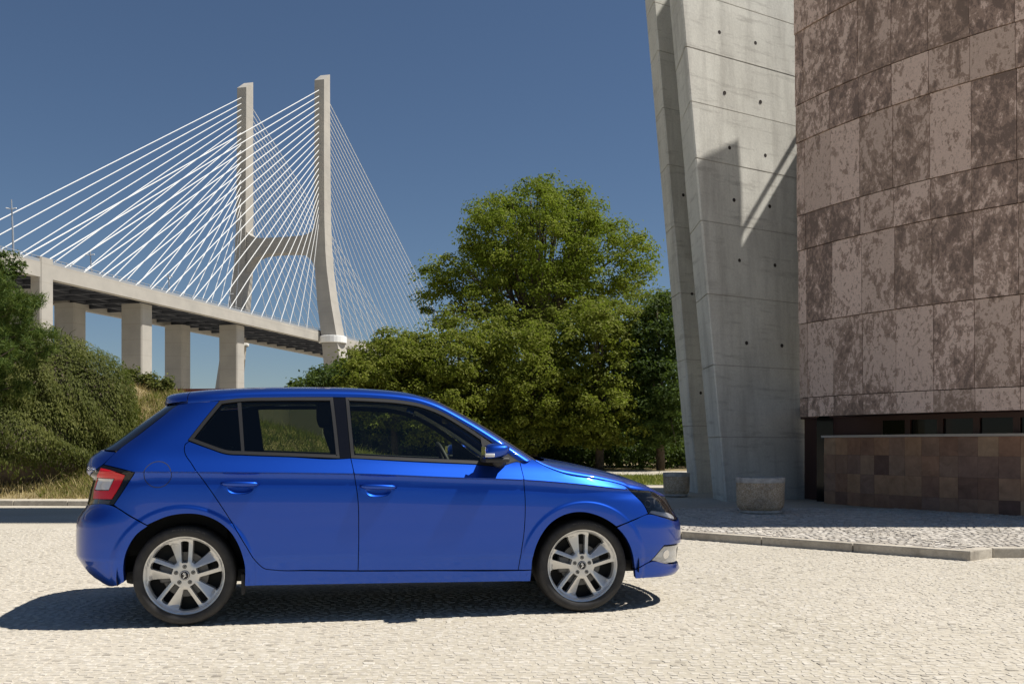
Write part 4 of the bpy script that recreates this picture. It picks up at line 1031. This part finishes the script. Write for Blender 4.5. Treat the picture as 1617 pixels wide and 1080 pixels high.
    panel('headlight_glass', LAMP_F, 'lamp_glass', side=sd, off=.001, depth=.004, grid=.025, parent=hl)
    panel('light_strip', [(1.70,.639), (1.80,.616), (1.975,.582), (2.0,.600), (1.90,.632), (1.80,.645), (1.72,.657)], 'clear_lens', side=sd, off=-.012, depth=.008, grid=.02, parent=hl)
    for cs, cw_, r_ in ((1.80,.70,.042), (1.70,.70,.03)):
        panel('lamp_projector', [(cs+r_*1.1*math.cos(a), cw_+r_*math.sin(a)) for a in np.linspace(0, 2*math.pi, 21)[:-1]], 'steel', side=sd, off=-.014, depth=.006, grid=.02, parent=hl)
        panel('projector_eye', [(cs+r_*.75*math.cos(a), cw_+r_*.68*math.sin(a)) for a in np.linspace(0, 2*math.pi, 21)[:-1]], 'dark_glass', side=sd, off=-.011, depth=.004, grid=.02, parent=hl)
    panel('lamp_bezel', [(1.60,.762), (1.70,.752), (1.80,.745), (1.86,.712), (1.84,.705), (1.78,.732), (1.69,.737), (1.63,.735)], 'trim_satin', side=sd, off=-.016, depth=.006, grid=.02, parent=hl)
    # arch liners and flaps
    for uc in (-1.235, 1.24):
        V_ = []; F_ = []; n = 28; Rr = .392
        for k in range(n+1):
            a = math.pi*(-.04+1.08*k/n); c_, s_ = math.cos(a), math.sin(a)
            for v in (.832, .50): V_.append((uc+Rr*c_*.97, -sd*(v if True else v), .300+Rr*s_*1.0))
        for k in range(n): F_.append((2*k, 2*k+1, 2*k+3, 2*k+2))
        m = MB(); m.add(V_, F_); c0 = len(m.V); m.add([(uc, -sd*.50, .3)]+[(uc+Rr*math.cos(math.pi*(-.04+1.08*k/n))*.97, -sd*.50, .3+Rr*math.sin(math.pi*(-.04+1.08*k/n))) for k in range(n+1)], [(0, k+1, k+2) for k in range(n)])
        m.build('wheel_arch_liner', M['rubber_black'], CAR, True)
    fl = MB().box((-.905, min(-sd*.80,-sd*.72), .175), (-.885, max(-sd*.80,-sd*.72), .30), .004); fl.build('mud_flap', M['rubber_black'], CAR)
side(1); side(-1)

# --- front and rear ends, bonnet, roof, glass
def cl(f, w): return (f(w), w)
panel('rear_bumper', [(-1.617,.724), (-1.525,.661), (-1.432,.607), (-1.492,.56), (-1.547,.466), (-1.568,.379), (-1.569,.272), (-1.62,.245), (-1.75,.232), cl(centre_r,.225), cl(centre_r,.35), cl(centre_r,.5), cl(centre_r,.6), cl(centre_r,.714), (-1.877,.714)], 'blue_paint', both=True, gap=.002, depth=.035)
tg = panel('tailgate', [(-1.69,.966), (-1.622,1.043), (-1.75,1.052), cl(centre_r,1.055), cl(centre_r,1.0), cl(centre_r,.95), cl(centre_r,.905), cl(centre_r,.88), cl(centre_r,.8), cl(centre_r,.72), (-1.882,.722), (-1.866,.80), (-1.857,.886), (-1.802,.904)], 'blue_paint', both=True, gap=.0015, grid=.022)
panel('rear_window', HATCH+[(-1.75,1.058), cl(centre_r,1.060), cl(centre_r,1.2), cl(centre_r,1.335)], 'gloss_black', both=True, gap=.002, parent=tg)
MB().tube([(-1.80,.02,1.068), (-1.77,-.25,1.082), (-1.735,-.42,1.085)], [.012,.008,.005], 8).build('wiper_arm', M['plastic_black'], tg, True)
MB().lathe([(.001,.03), (.02,.028), (.026,.015), (.026,-.02)], 12).build('wiper_pivot', M['plastic_black'], tg, True, loc=(-1.83,0,1.045))
panel('front_bumper', [(1.456,.550), (1.50,.569), (1.571,.593), (1.68,.629), (1.796,.604), (1.978,.567), (2.05,.575), cl(centre_f,.575), cl(centre_f,.5), cl(centre_f,.41), (2.15,.41), (2.02,.412), (1.804,.418), (1.751,.366), (1.70,.318), (1.64,.292), (1.590,.270), (1.575,.332), (1.536,.448), (1.493,.513)], 'blue_paint', both=True, gap=.002, depth=.03)
panel('front_lip', [(1.588,.266), (1.64,.288), (1.70,.312), (1.85,.285), (2.112,.262), cl(centre_f,.26), cl(centre_f,.20), (2.0,.200), (1.598,.209)], 'blue_paint', both=True, gap=.001, off=.004, depth=.03)
for sd in (1, -1):
    fg = panel('fog_lamp', [(1.708,.318), (1.751,.361), (1.806,.411), (2.02,.404), (2.10,.275), (1.85,.290)], 'steel', side=sd, off=-.014, depth=.004, gap=.002, grid=.02)
    panel('fog_lamp_cover', [(1.708,.318), (1.751,.361), (1.806,.411), (2.02,.404), (2.10,.275), (1.85,.290)], 'fog_lens', side=sd, off=-.004, depth=.004, gap=.004, grid=.02, parent=fg)
    panel('fog_reflector', [(1.84+.032*math.cos(a), .352+.030*math.sin(a)) for a in np.linspace(0, 2*math.pi, 17)[:-1]], 'chrome', side=sd, off=-.001, depth=.004, gap=0, grid=.02, parent=fg)
panel('lower_grille', [(2.115,.270), (2.035,.404), (2.15,.406), cl(centre_f,.406), cl(centre_f,.265)], 'plastic_black', both=True, off=-.015, depth=0)
gr = panel('radiator_grille', [(2.02,.592), (2.05,.58), cl(centre_f,.58), cl(centre_f,.714), (2.1,.716), (1.98,.719), (1.875,.724), (1.928,.68), (1.978,.628)], 'gloss_black', both=True, off=-.004, depth=.01)
for k in range(17):
    v = (k-8)*.055; p = [(float(S(centre_f(w)-.1, w)[0])+.004-.12*(abs(v)/.5)**2.6, -v, w) for w in (.59,.64,.685)]
    MB().tube(p, .006, 5).build('grille_slat', M['plastic_black'], gr)
BON = [(.93,.0), (1.0,.0), (1.106,.0), (1.351,.0), (1.553,.0), (1.62,0), (1.75,0), (1.83,0), (1.92,0), (1.98,0), (2.0,.15), (2.003,.5), (2.003,.985), (1.5,.985), (1.105,.985), (1.06,.6), (.99,.3)]
def grid_panel(name, f, u, q, mat, parent=CAR, mirror=True, off=0.0):
    "quad sheet over a shell, across the whole width, optional mirrored half welded in"
    U, Q = np.meshgrid(u, q, indexing='ij') if np.ndim(u) == 1 else (u, q)
    P = f(U, Q); e = 1e-3; Nn = np.cross(f(U+e, Q)-f(U-e, Q), f(U, Q+e)-f(U, np.maximum(Q-e, 0))); Nn /= np.linalg.norm(Nn, axis=-1, keepdims=True)+1e-12
    Nn[Nn[...,2] < 0] *= -1; P = P+Nn*off
    A, C_ = flip(P, 1), flip(P, -1)[:, ::-1][:, 1:]
    NA, NC = flip(Nn, 1), flip(Nn, -1)[:, ::-1][:, 1:]
    G_ = np.concatenate([A, C_], 1); NG = np.concatenate([NA, NC], 1); a, b = G_.shape[:2]
    I = np.arange((a-1)*(b-1)); I = I//(b-1)*b+I % (b-1); F_ = np.stack([I, I+1, I+b+1, I+b], 1)
    Vf = G_.reshape(-1,3); g = np.cross(Vf[F_[:,1]]-Vf[F_[:,0]], Vf[F_[:,3]]-Vf[F_[:,0]])
    if np.sum(g[:,2]) < 0: F_ = F_[:, ::-1]
    me = mesh_np(name, Vf, F_, True); me.normals_split_custom_set(NG.reshape(-1,3)[F_.ravel()].tolist())
    return obj(name, me, M[mat], parent)
qq = np.concatenate([np.linspace(0,.3,12), np.linspace(.33,1,16)])
ub = np.linspace(0, 1, 44)[:,None]; qg = np.tile(qq, (44,1)); U_b = (.925+.14*np.clip(qg*1.6,0,1))*(1-ub)+1.9935*ub
bon = grid_panel('bonnet', B, U_b, qg, 'blue_paint', off=.001)
# turned-under bonnet edge that shows as the dark shut line
e_ = np.linspace(.93, 1.985, 60); pe = B(e_, np.zeros(60)); m = MB(); Vv = []
for sd in (1, -1):
    Vv = []
    for p in pe: Vv += [tuple(flip(p, sd)), tuple(flip(p+np.array([0,-.010,-.028]), sd))]
    m.add(Vv, [(2*i, 2*i+1, 2*i+3, 2*i+2) for i in range(59)])
m.build('bonnet_edge', M['rubber_black'], bon)
# roof with pillars: q < qp is the rail/pillar band that runs down to the bonnet
ur = np.linspace(-1.245, .235, 50); roof = grid_panel('roof', T, ur, np.concatenate([np.linspace(0,.5,18), np.linspace(.53,1,12)]), 'blue_paint')
for sd in (1, -1):
    panel('a_pillar', [(.232,0.0), (.32,0), (.482,0), (.643,0), (.80,0), (.822,.01), (.87,.20), (.915,.37), (.945,.46), (.90,.475), (.80,.475), (.643,.485), (.482,.49), (.35,.50), (.232,.51)], 'blue_paint', f=T, side=sd, gap=0, depth=.004, grid=.025)
    panel('a_pillar_trim', [(.28,.06), (.482,.06), (.643,.06), (.80,.06), (.90,.06), (.90,.40), (.643,.44), (.482,.45), (.28,.46)], 'interior_grey', f=T, side=sd, gap=0, off=-.035, depth=.02, grid=.04)
ug = np.linspace(0, 1, 20)[:,None]; qg = np.tile(np.linspace(.50, 1, 18), (20,1)); Ug = .225*(1-ug)+(.965+.10*(qg-.5)/.5)*ug
grid_panel('windscreen', T, Ug, qg, 'glass_clear', off=-.004)
for sd in (1, -1):
    m = MB(); us = np.linspace(.24,.955,40); p = T(us, np.interp(us, [.232,.35,.482,.643,.8,.955], [.51,.50,.49,.485,.475,.465])+.004)
    m.tube([tuple(flip(a, sd)) for a in p], .006, 6); m.build('windscreen_seal', M['rubber_black'], CAR, True)
grid_panel('cowl', lambda u, q: np.stack([u, .74*(1-q), .955+.03*np.sin(q*math.pi/2)+0*u], -1), np.linspace(.88,1.07,4), np.linspace(0,1,8), 'plastic_black')
grid_panel('headliner', T, np.linspace(-1.15,.22,16), np.concatenate([np.linspace(.12,.5,8), np.linspace(.6,1,6)]), 'interior_grey', off=-.045)
# roof spoiler: blade with its own underside
us = np.linspace(-1.43,-1.249,12); sp = grid_panel('roof_spoiler', T, us, np.concatenate([np.linspace(.10,.5,12), np.linspace(.55,1,8)]), 'blue_paint')
qs = np.concatenate([np.linspace(.10,.5,12), np.linspace(.55,1,8)]); tp = T(np.full(len(qs), -1.43), qs); m = MB()
ring = np.concatenate([flip(tp, 1), flip(tp, -1)[::-1][1:]]); n = len(ring); low = ring+np.array([.018,0,-.042]); und = ring*np.array([1,.97,1])+np.array([.125,0,-.052])
m.add(list(ring)+list(low)+list(und), [(i, i+1, n+i+1, n+i) for i in range(n-1)]+[(n+i, n+i+1, 2*n+i+1, 2*n+i) for i in range(n-1)])
m.build('spoiler_underside', M['trim_satin'], sp, True)
for sd in (1, -1):
    a = flip(T(-1.249, .10), sd); b = flip(T(-1.43, .10), sd); c = b+np.array([.018,0,-.042]); d = flip(S(-1.30, 1.332), sd)+np.array([0,sd*.004,0])
    e = flip(T(-1.249, .0), sd)
    m = MB(); m.add([a, b, c, d, e], [(0,1,2,3,4) if sd > 0 else (4,3,2,1,0)]); m.build('spoiler_end', M['blue_paint'], sp)
# underbody
MB().box((-1.60,-.66,.235), (1.70,.66,.32), .03).build('underbody', M['rubber_black'], CAR)
MB().box((.86,-.50,.24), (1.83,.50,.70), .04).build('engine_bay', M['rubber_black'], CAR)
MB().box((-1.78,-.50,.27), (-.86,.50,.42), .04).build('rear_floor', M['rubber_black'], CAR)
MB().box((-.84,-.775,.225), (.85,.775,.34), .02).build('floor_pan', M['rubber_black'], CAR)

# --- cabin
def seat(u, v, name='front_seat'):
    r = empty(name, (u, -v, .34), parent=CAR)
    MB().box((-.25,-.24,.0), (.27,.24,.16), .05).build('seat_cushion', M['seat_cloth'], r, True)
    m = MB().box((-.08,-.25,0), (.08,.25,.74), .05); m.V = [(x-.34*z-.20, y*(1-.12*z), z+.13) for x, y, z in m.V]; m.build('seat_back', M['seat_cloth'], r, True)
    m = MB().box((-.06,-.15,0), (.06,.15,.19), .04); m.V = [(x-.50, y, z+.87) for x, y, z in m.V]; m.build('headrest', M['seat_cloth'], r, True)
    for s in (-.05,.05): MB().tube([(-.46,s,.80), (-.49,s,.92)], .007, 6).build('headrest_post', M['steel'], r)
seat(.10,.36); seat(.10,-.36)
rs = empty('rear_seat', (-.70,0,.36), parent=CAR)
MB().box((-.15,-.60,0), (.28,.60,.16), .05).build('seat_cushion', M['seat_cloth'], rs, True)
m = MB().box((-.07,-.60,0), (.07,.60,.50), .05); m.V = [(x-.32*z-.2, y, z+.1) for x, y, z in m.V]; m.build('seat_back', M['seat_cloth'], rs, True)
for s in (-.38,.38):
    MB().box((-.45,s-.12,.58), (-.36,s+.12,.72), .03).build('headrest', M['seat_cloth'], rs, True)
MB().box((-1.62,-.60,.40), (-1.0,.60,.86), .04).build('luggage_cover', M['interior_dark'], CAR)
m = MB().box((.55,-.70,.62), (.98,.70,.95), .05); m.V = [(x, y, z-.06*max(0, x-.6)) for x, y, z in m.V]; m.build('dashboard', M['seat_cloth'], CAR, True)
sw = empty('steering_wheel', (.50,-(-.36),.93), parent=CAR); sw.rotation_euler = (0, R(-24), 0)
m = MB(); n = 28; m.tube([(0, .18*math.cos(2*math.pi*k/n), .18*math.sin(2*math.pi*k/n)) for k in range(n+1)], .016, 8, False); m.build('wheel_rim', M['plastic_black'], sw, True)
MB().box((-.03,-.06,-.05), (.02,.06,.05), .015).build('wheel_hub', M['plastic_black'], sw); MB().box((-.012,-.17,-.015), (.0,.17,.02), .005).build('wheel_spoke', M['trim_satin'], sw)
MB().box((.43,-.12,1.24), (.46,.12,1.30), .012).build('rear_view_mirror', M['plastic_black'], CAR)

# --- wheels
WR = .300
def alloy_face():
    Ro = .236
    def rot(p, a): return (p[0]*math.cos(a)-p[1]*math.sin(a), p[0]*math.sin(a)+p[1]*math.cos(a))
    holes = []
    for k in range(5):
        a = R(90+72*k)
        slot = [(.31,-.075), (.55,-.088), (.835,-.098), (.865,-.05), (.87,.05), (.845,.098), (.55,.088), (.31,.075)]
        holes.append([rot((x*Ro, y*Ro), a) for x, y in slot])
        # big window from the blade side of this pair to the plain side of the next
        w1 = [(.315,.185), (.50,.255), (.66,.325), (.80,.392)]                       # along the blade, this pair's frame
        b = a+R(72); w2 = [(.895,-.20), (.60,-.185), (.33,-.168)]                     # along the narrow spoke of the next pair
        arc = []
        A1 = math.atan2(.392,.80); A2 = R(72)+math.atan2(-.20,.895)
        for j in range(1, 5): th = A1+(A2-A1)*j/5; arc.append((.918*math.cos(th), .918*math.sin(th)))
        P = [rot((x*Ro, y*Ro), a) for x, y in w1]+[rot((x*Ro, y*Ro), a) for x, y in arc]+[rot((x*Ro, y*Ro), b) for x, y in w2]
        holes.append(P)
    prof = pchip([0,.055,.075,.11,.19,.216,.228,.236], [-.018,-.018,-.020,-.026,-.030,-.024,-.008,-.006])
    def f(x, z):
        x = np.asarray(x, float); z = np.asarray(z, float); r = np.hypot(x, z); th = np.degrees(np.arctan2(z, x))-90
        y = prof(np.minimum(r, .236))
        th = (th+36) % 72-36; t = r*np.sin(np.radians(th))/Ro; rr = r*np.cos(np.radians(th))/Ro
        k = np.clip((rr-.25)/.1, 0, 1)*np.clip((.86-r/Ro)/.05, 0, 1)
        y = y-k*np.where(t > .115, .13*(t-.115), 0)-k*np.where(t < -.115, .10*(-t-.115), 0)+k*.003
        return np.stack([x, y, z], -1)
    return [(Ro*math.cos(a), Ro*math.sin(a)) for a in np.linspace(0, 2*math.pi, 73)[:-1]], holes, f
AO, AH, AF = alloy_face()
def face_mesh():
    O = np.array(AO); Hs = [crn(h, .007, 30) for h in AH]
    gx, gy = np.meshgrid(np.arange(-.24,.24,.0085), np.arange(-.24,.24,.0085)); Q = np.stack([gx.ravel(), gy.ravel()], 1)
    Q = Q[np.hypot(*Q.T) < .232]
    for h in Hs: Q = Q[~pip(Q, h) & (edist(Q, h) > .0035)]
    loops = [O]+Hs; pts = np.concatenate(loops+[Q]); ed = []; n = 0
    for L in loops: ed += [(n+i, n+(i+1)%len(L)) for i in range(len(L))]; n += len(L)
    vs, _, fs, *_r = delaunay_2d_cdt([Vector(p) for p in pts], ed, [], 0, 1e-7)
    D = np.array([tuple(v) for v in vs]); T3 = np.array([t for t in fs if len(t) == 3]); cen = D[T3].mean(1); k = np.hypot(*cen.T) < .236
    for h in Hs: k &= ~pip(cen, h)
    T3 = T3[k]; P3 = AF(D[:,0], D[:,1]); a = D[T3]; sg = (a[:,1,0]-a[:,0,0])*(a[:,2,1]-a[:,0,1])-(a[:,2,0]-a[:,0,0])*(a[:,1,1]-a[:,0,1]); T3[sg > 0] = T3[sg > 0][:, ::-1]
    Vv = [P3]; Fv = [T3]; n = len(P3)
    for L in loops[1:]:
        top = AF(L[:,0], L[:,1]); c = L.mean(0); s = np.stack([(L[:,0]-c[0])*.92+c[0], top[:,1]-.034, (L[:,1]-c[1])*.92+c[1]], -1); m = len(L); i = np.arange(m); j = (i+1) % m
        Vv += [top, s]; Fv += [np.stack([n+i, n+j, n+m+j], 1), np.stack([n+i, n+m+j, n+m+i], 1)]; n += 2*m
    Vx = np.concatenate(Vv)*np.array([1,-1,1]); Fx = np.concatenate(Fv)[:, ::-1]     # outer face towards -Y
    me = mesh_np('rim_face', Vx, Fx, True); me.set_sharp_from_angle(angle=R(24)); me.materials.append(M['alloy']); return me
RIM = face_mesh()
def letters(txt, size, mat, depth=.001):
    c = bpy.data.curves.new('lettering', 'FONT'); c.body = txt; c.size = size; c.extrude = depth; c.align_x = 'CENTER'; c.align_y = 'CENTER'
    o = bpy.data.objects.new('lettering', c); col.objects.link(o); dg = bpy.context.evaluated_depsgraph_get(); dg.update()
    me = bpy.data.meshes.new_from_object(o.evaluated_get(dg)); bpy.data.objects.remove(o); me.materials.clear(); me.materials.append(M[mat]); return me
def ring_letters():
    m = MB()
    for word, mid in (('DUNLOP', 84), ('SPORT', 264)):
        n = len(word)
        for i, ch in enumerate(word):
            me = letters(ch, .036, 'tyre_letter', .0006); a = R(mid-(i-(n-1)/2)*7.2); r = .268
            Vl = []
            for v in me.vertices:
                x, z, y = v.co.x, v.co.y, v.co.z
                rx, rz = math.sin(a), -math.cos(a)      # tangent
                X = r*math.cos(a)+x*rx+z*math.cos(a); Z_ = r*math.sin(a)+x*rz+z*math.sin(a)
                Vl.append((X, -.0135-y*1.0-.0005, Z_))
            m.add(Vl, [tuple(p.vertices) for p in me.polygons])
    me = mesh_py('sidewall_lettering', m.V, m.F); me.materials.append(M['tyre_letter']); return me
LET = ring_letters()
def emblem_mesh():
    # winged arrow in a ring
    m = MB(); V_ = [(-.004,-.018), (.004,-.018), (.004,-.008), (.010,-.008), (0,.0), (-.004,-.003)]
    F_ = []
    def add(P):
        n = len(P); m.add([(x, 0, z) for x, z in P], [tuple(range(n))])
    add([(-.011,-.017), (-.004,-.017), (.006,-.006), (.012,-.004), (.004,.003), (-.002,-.004)])
    add([(-.004,-.001), (.002,.004), (.010,.011), (.002,.012), (-.005,.006)]); add([(-.009,.003), (-.004,.010), (.003,.017), (-.004,.017), (-.010,.010)])
    m.V = [(x*1.0, 0, z) for x, y, z in m.V]
    me = mesh_py('wheel_emblem', m.V, m.F); me.materials.append(M['silver_letter']); return me
EMB = emblem_mesh()
def wheel(u, sd, spin, steer=0):
    root = empty('wheel', (u, -sd*.802, WR+.001), parent=CAR); root.rotation_euler = (0, 0, (0 if sd > 0 else math.pi)+steer)
    prof = [(.238,.012), (.236,-.006), (.243,-.012), (.262,-.017), (.282,-.013), (.2925,-.002), (.2975,.014), (.2995,.04), (.300,.105), (.2995,.16), (.297,.188), (.288,.21), (.262,.222), (.236,.215)]
    tm = MB().lathe(prof, 72, 'y'); tm.build('tyre', M['tyre_rubber'], root, True)
    # tread grooves
    g = MB()
    for y in (.055,.085,.125,.155): g.lathe([(.3004,y-.003), (.3007,y), (.3004,y+.003)], 72, 'y')
    g.build('tread_groove', M['rubber_black'], root, True)
    fo = obj('rim', RIM, None, root, (0,-.004,0), (0, spin, 0))
    MB().lathe([(.236,-.0105), (.2385,-.009), (.2385,.012), (.226,.02), (.222,.10), (.225,.19)], 72, 'y').build('rim_barrel', M['alloy_dark'], root, True)
    MB().lathe([(.001,.065), (.135,.065), (.137,.07), (.137,.085), (.001,.085)], 48, 'y').build('brake_disc', M['steel'], root, auto=30)
    MB().lathe([(.001,.045), (.07,.045), (.075,.064)], 32, 'y').build('disc_bell', M['alloy_dark'], root, auto=30)
    MB().lathe([(.001,.135), (.224,.135)], 32, 'y').build('back_plate', M['rubber_black'], root)
    c = MB().box((.065,.045,-.05), (.15,.10,.06), .015); c.V = [(-x, y, z) for x, y, z in c.V]; c.build('brake_caliper', M['alloy_dark'], root, True)
    h = MB().lathe([(.001,.006), (.026,.0065), (.0295,.009), (.030,.018)], 32, 'y'); h.build('hub_cap', M['gloss_black'], root, True)
    obj('wheel_emblem', EMB, None, root, (0,.0053,0))
    MB().lathe([(.024,.0058), (.0255,.005), (.027,.0062)], 32, 'y').build('emblem_ring', M['silver_letter'], root, True)
    for k in range(5):
        a = R(90+72*k)+spin*-1; x, z = .052*math.cos(a), .052*math.sin(a)
        MB().lathe([(.013,.0145), (.0125,.0115), (.009,.0125), (.0085,.02)], 14, 'y').build('bolt_seat', M['alloy_dark'], root, True, (x, .0, z))
        MB().lathe([(.001,.0065), (.006,.0065), (.0075,.009), (.0075,.02)], 6, 'y').build('wheel_bolt', M['steel'], root, False, (x, .0, z))
    if sd > 0: obj('sidewall_lettering', LET, None, root, (0,0,0))
    return root
for u in (-1.235, 1.243):
    for sd in (1, -1): wheel(u, sd, 0.0)
# tailgate lettering on the near corner
me = letters('FABIA', .034, 'silver_letter', .0015)
o = bpy.data.objects.new('tailgate_lettering', me); link(o, tg)
co = []
for v in me.vertices:
    # bend the word round the tailgate corner, reading left to right towards the near side
    s = -1.768+v.co.x*1.0; w = .938+v.co.y; p = S(s, w); n = fnormal(S, np.array([s]), np.array([w]))[0]
    if n[0] > 0: n = -n
    q = flip(p+n*(.002+v.co.z), 1); co += list(q)
me.vertices.foreach_set('co', co); me.update()
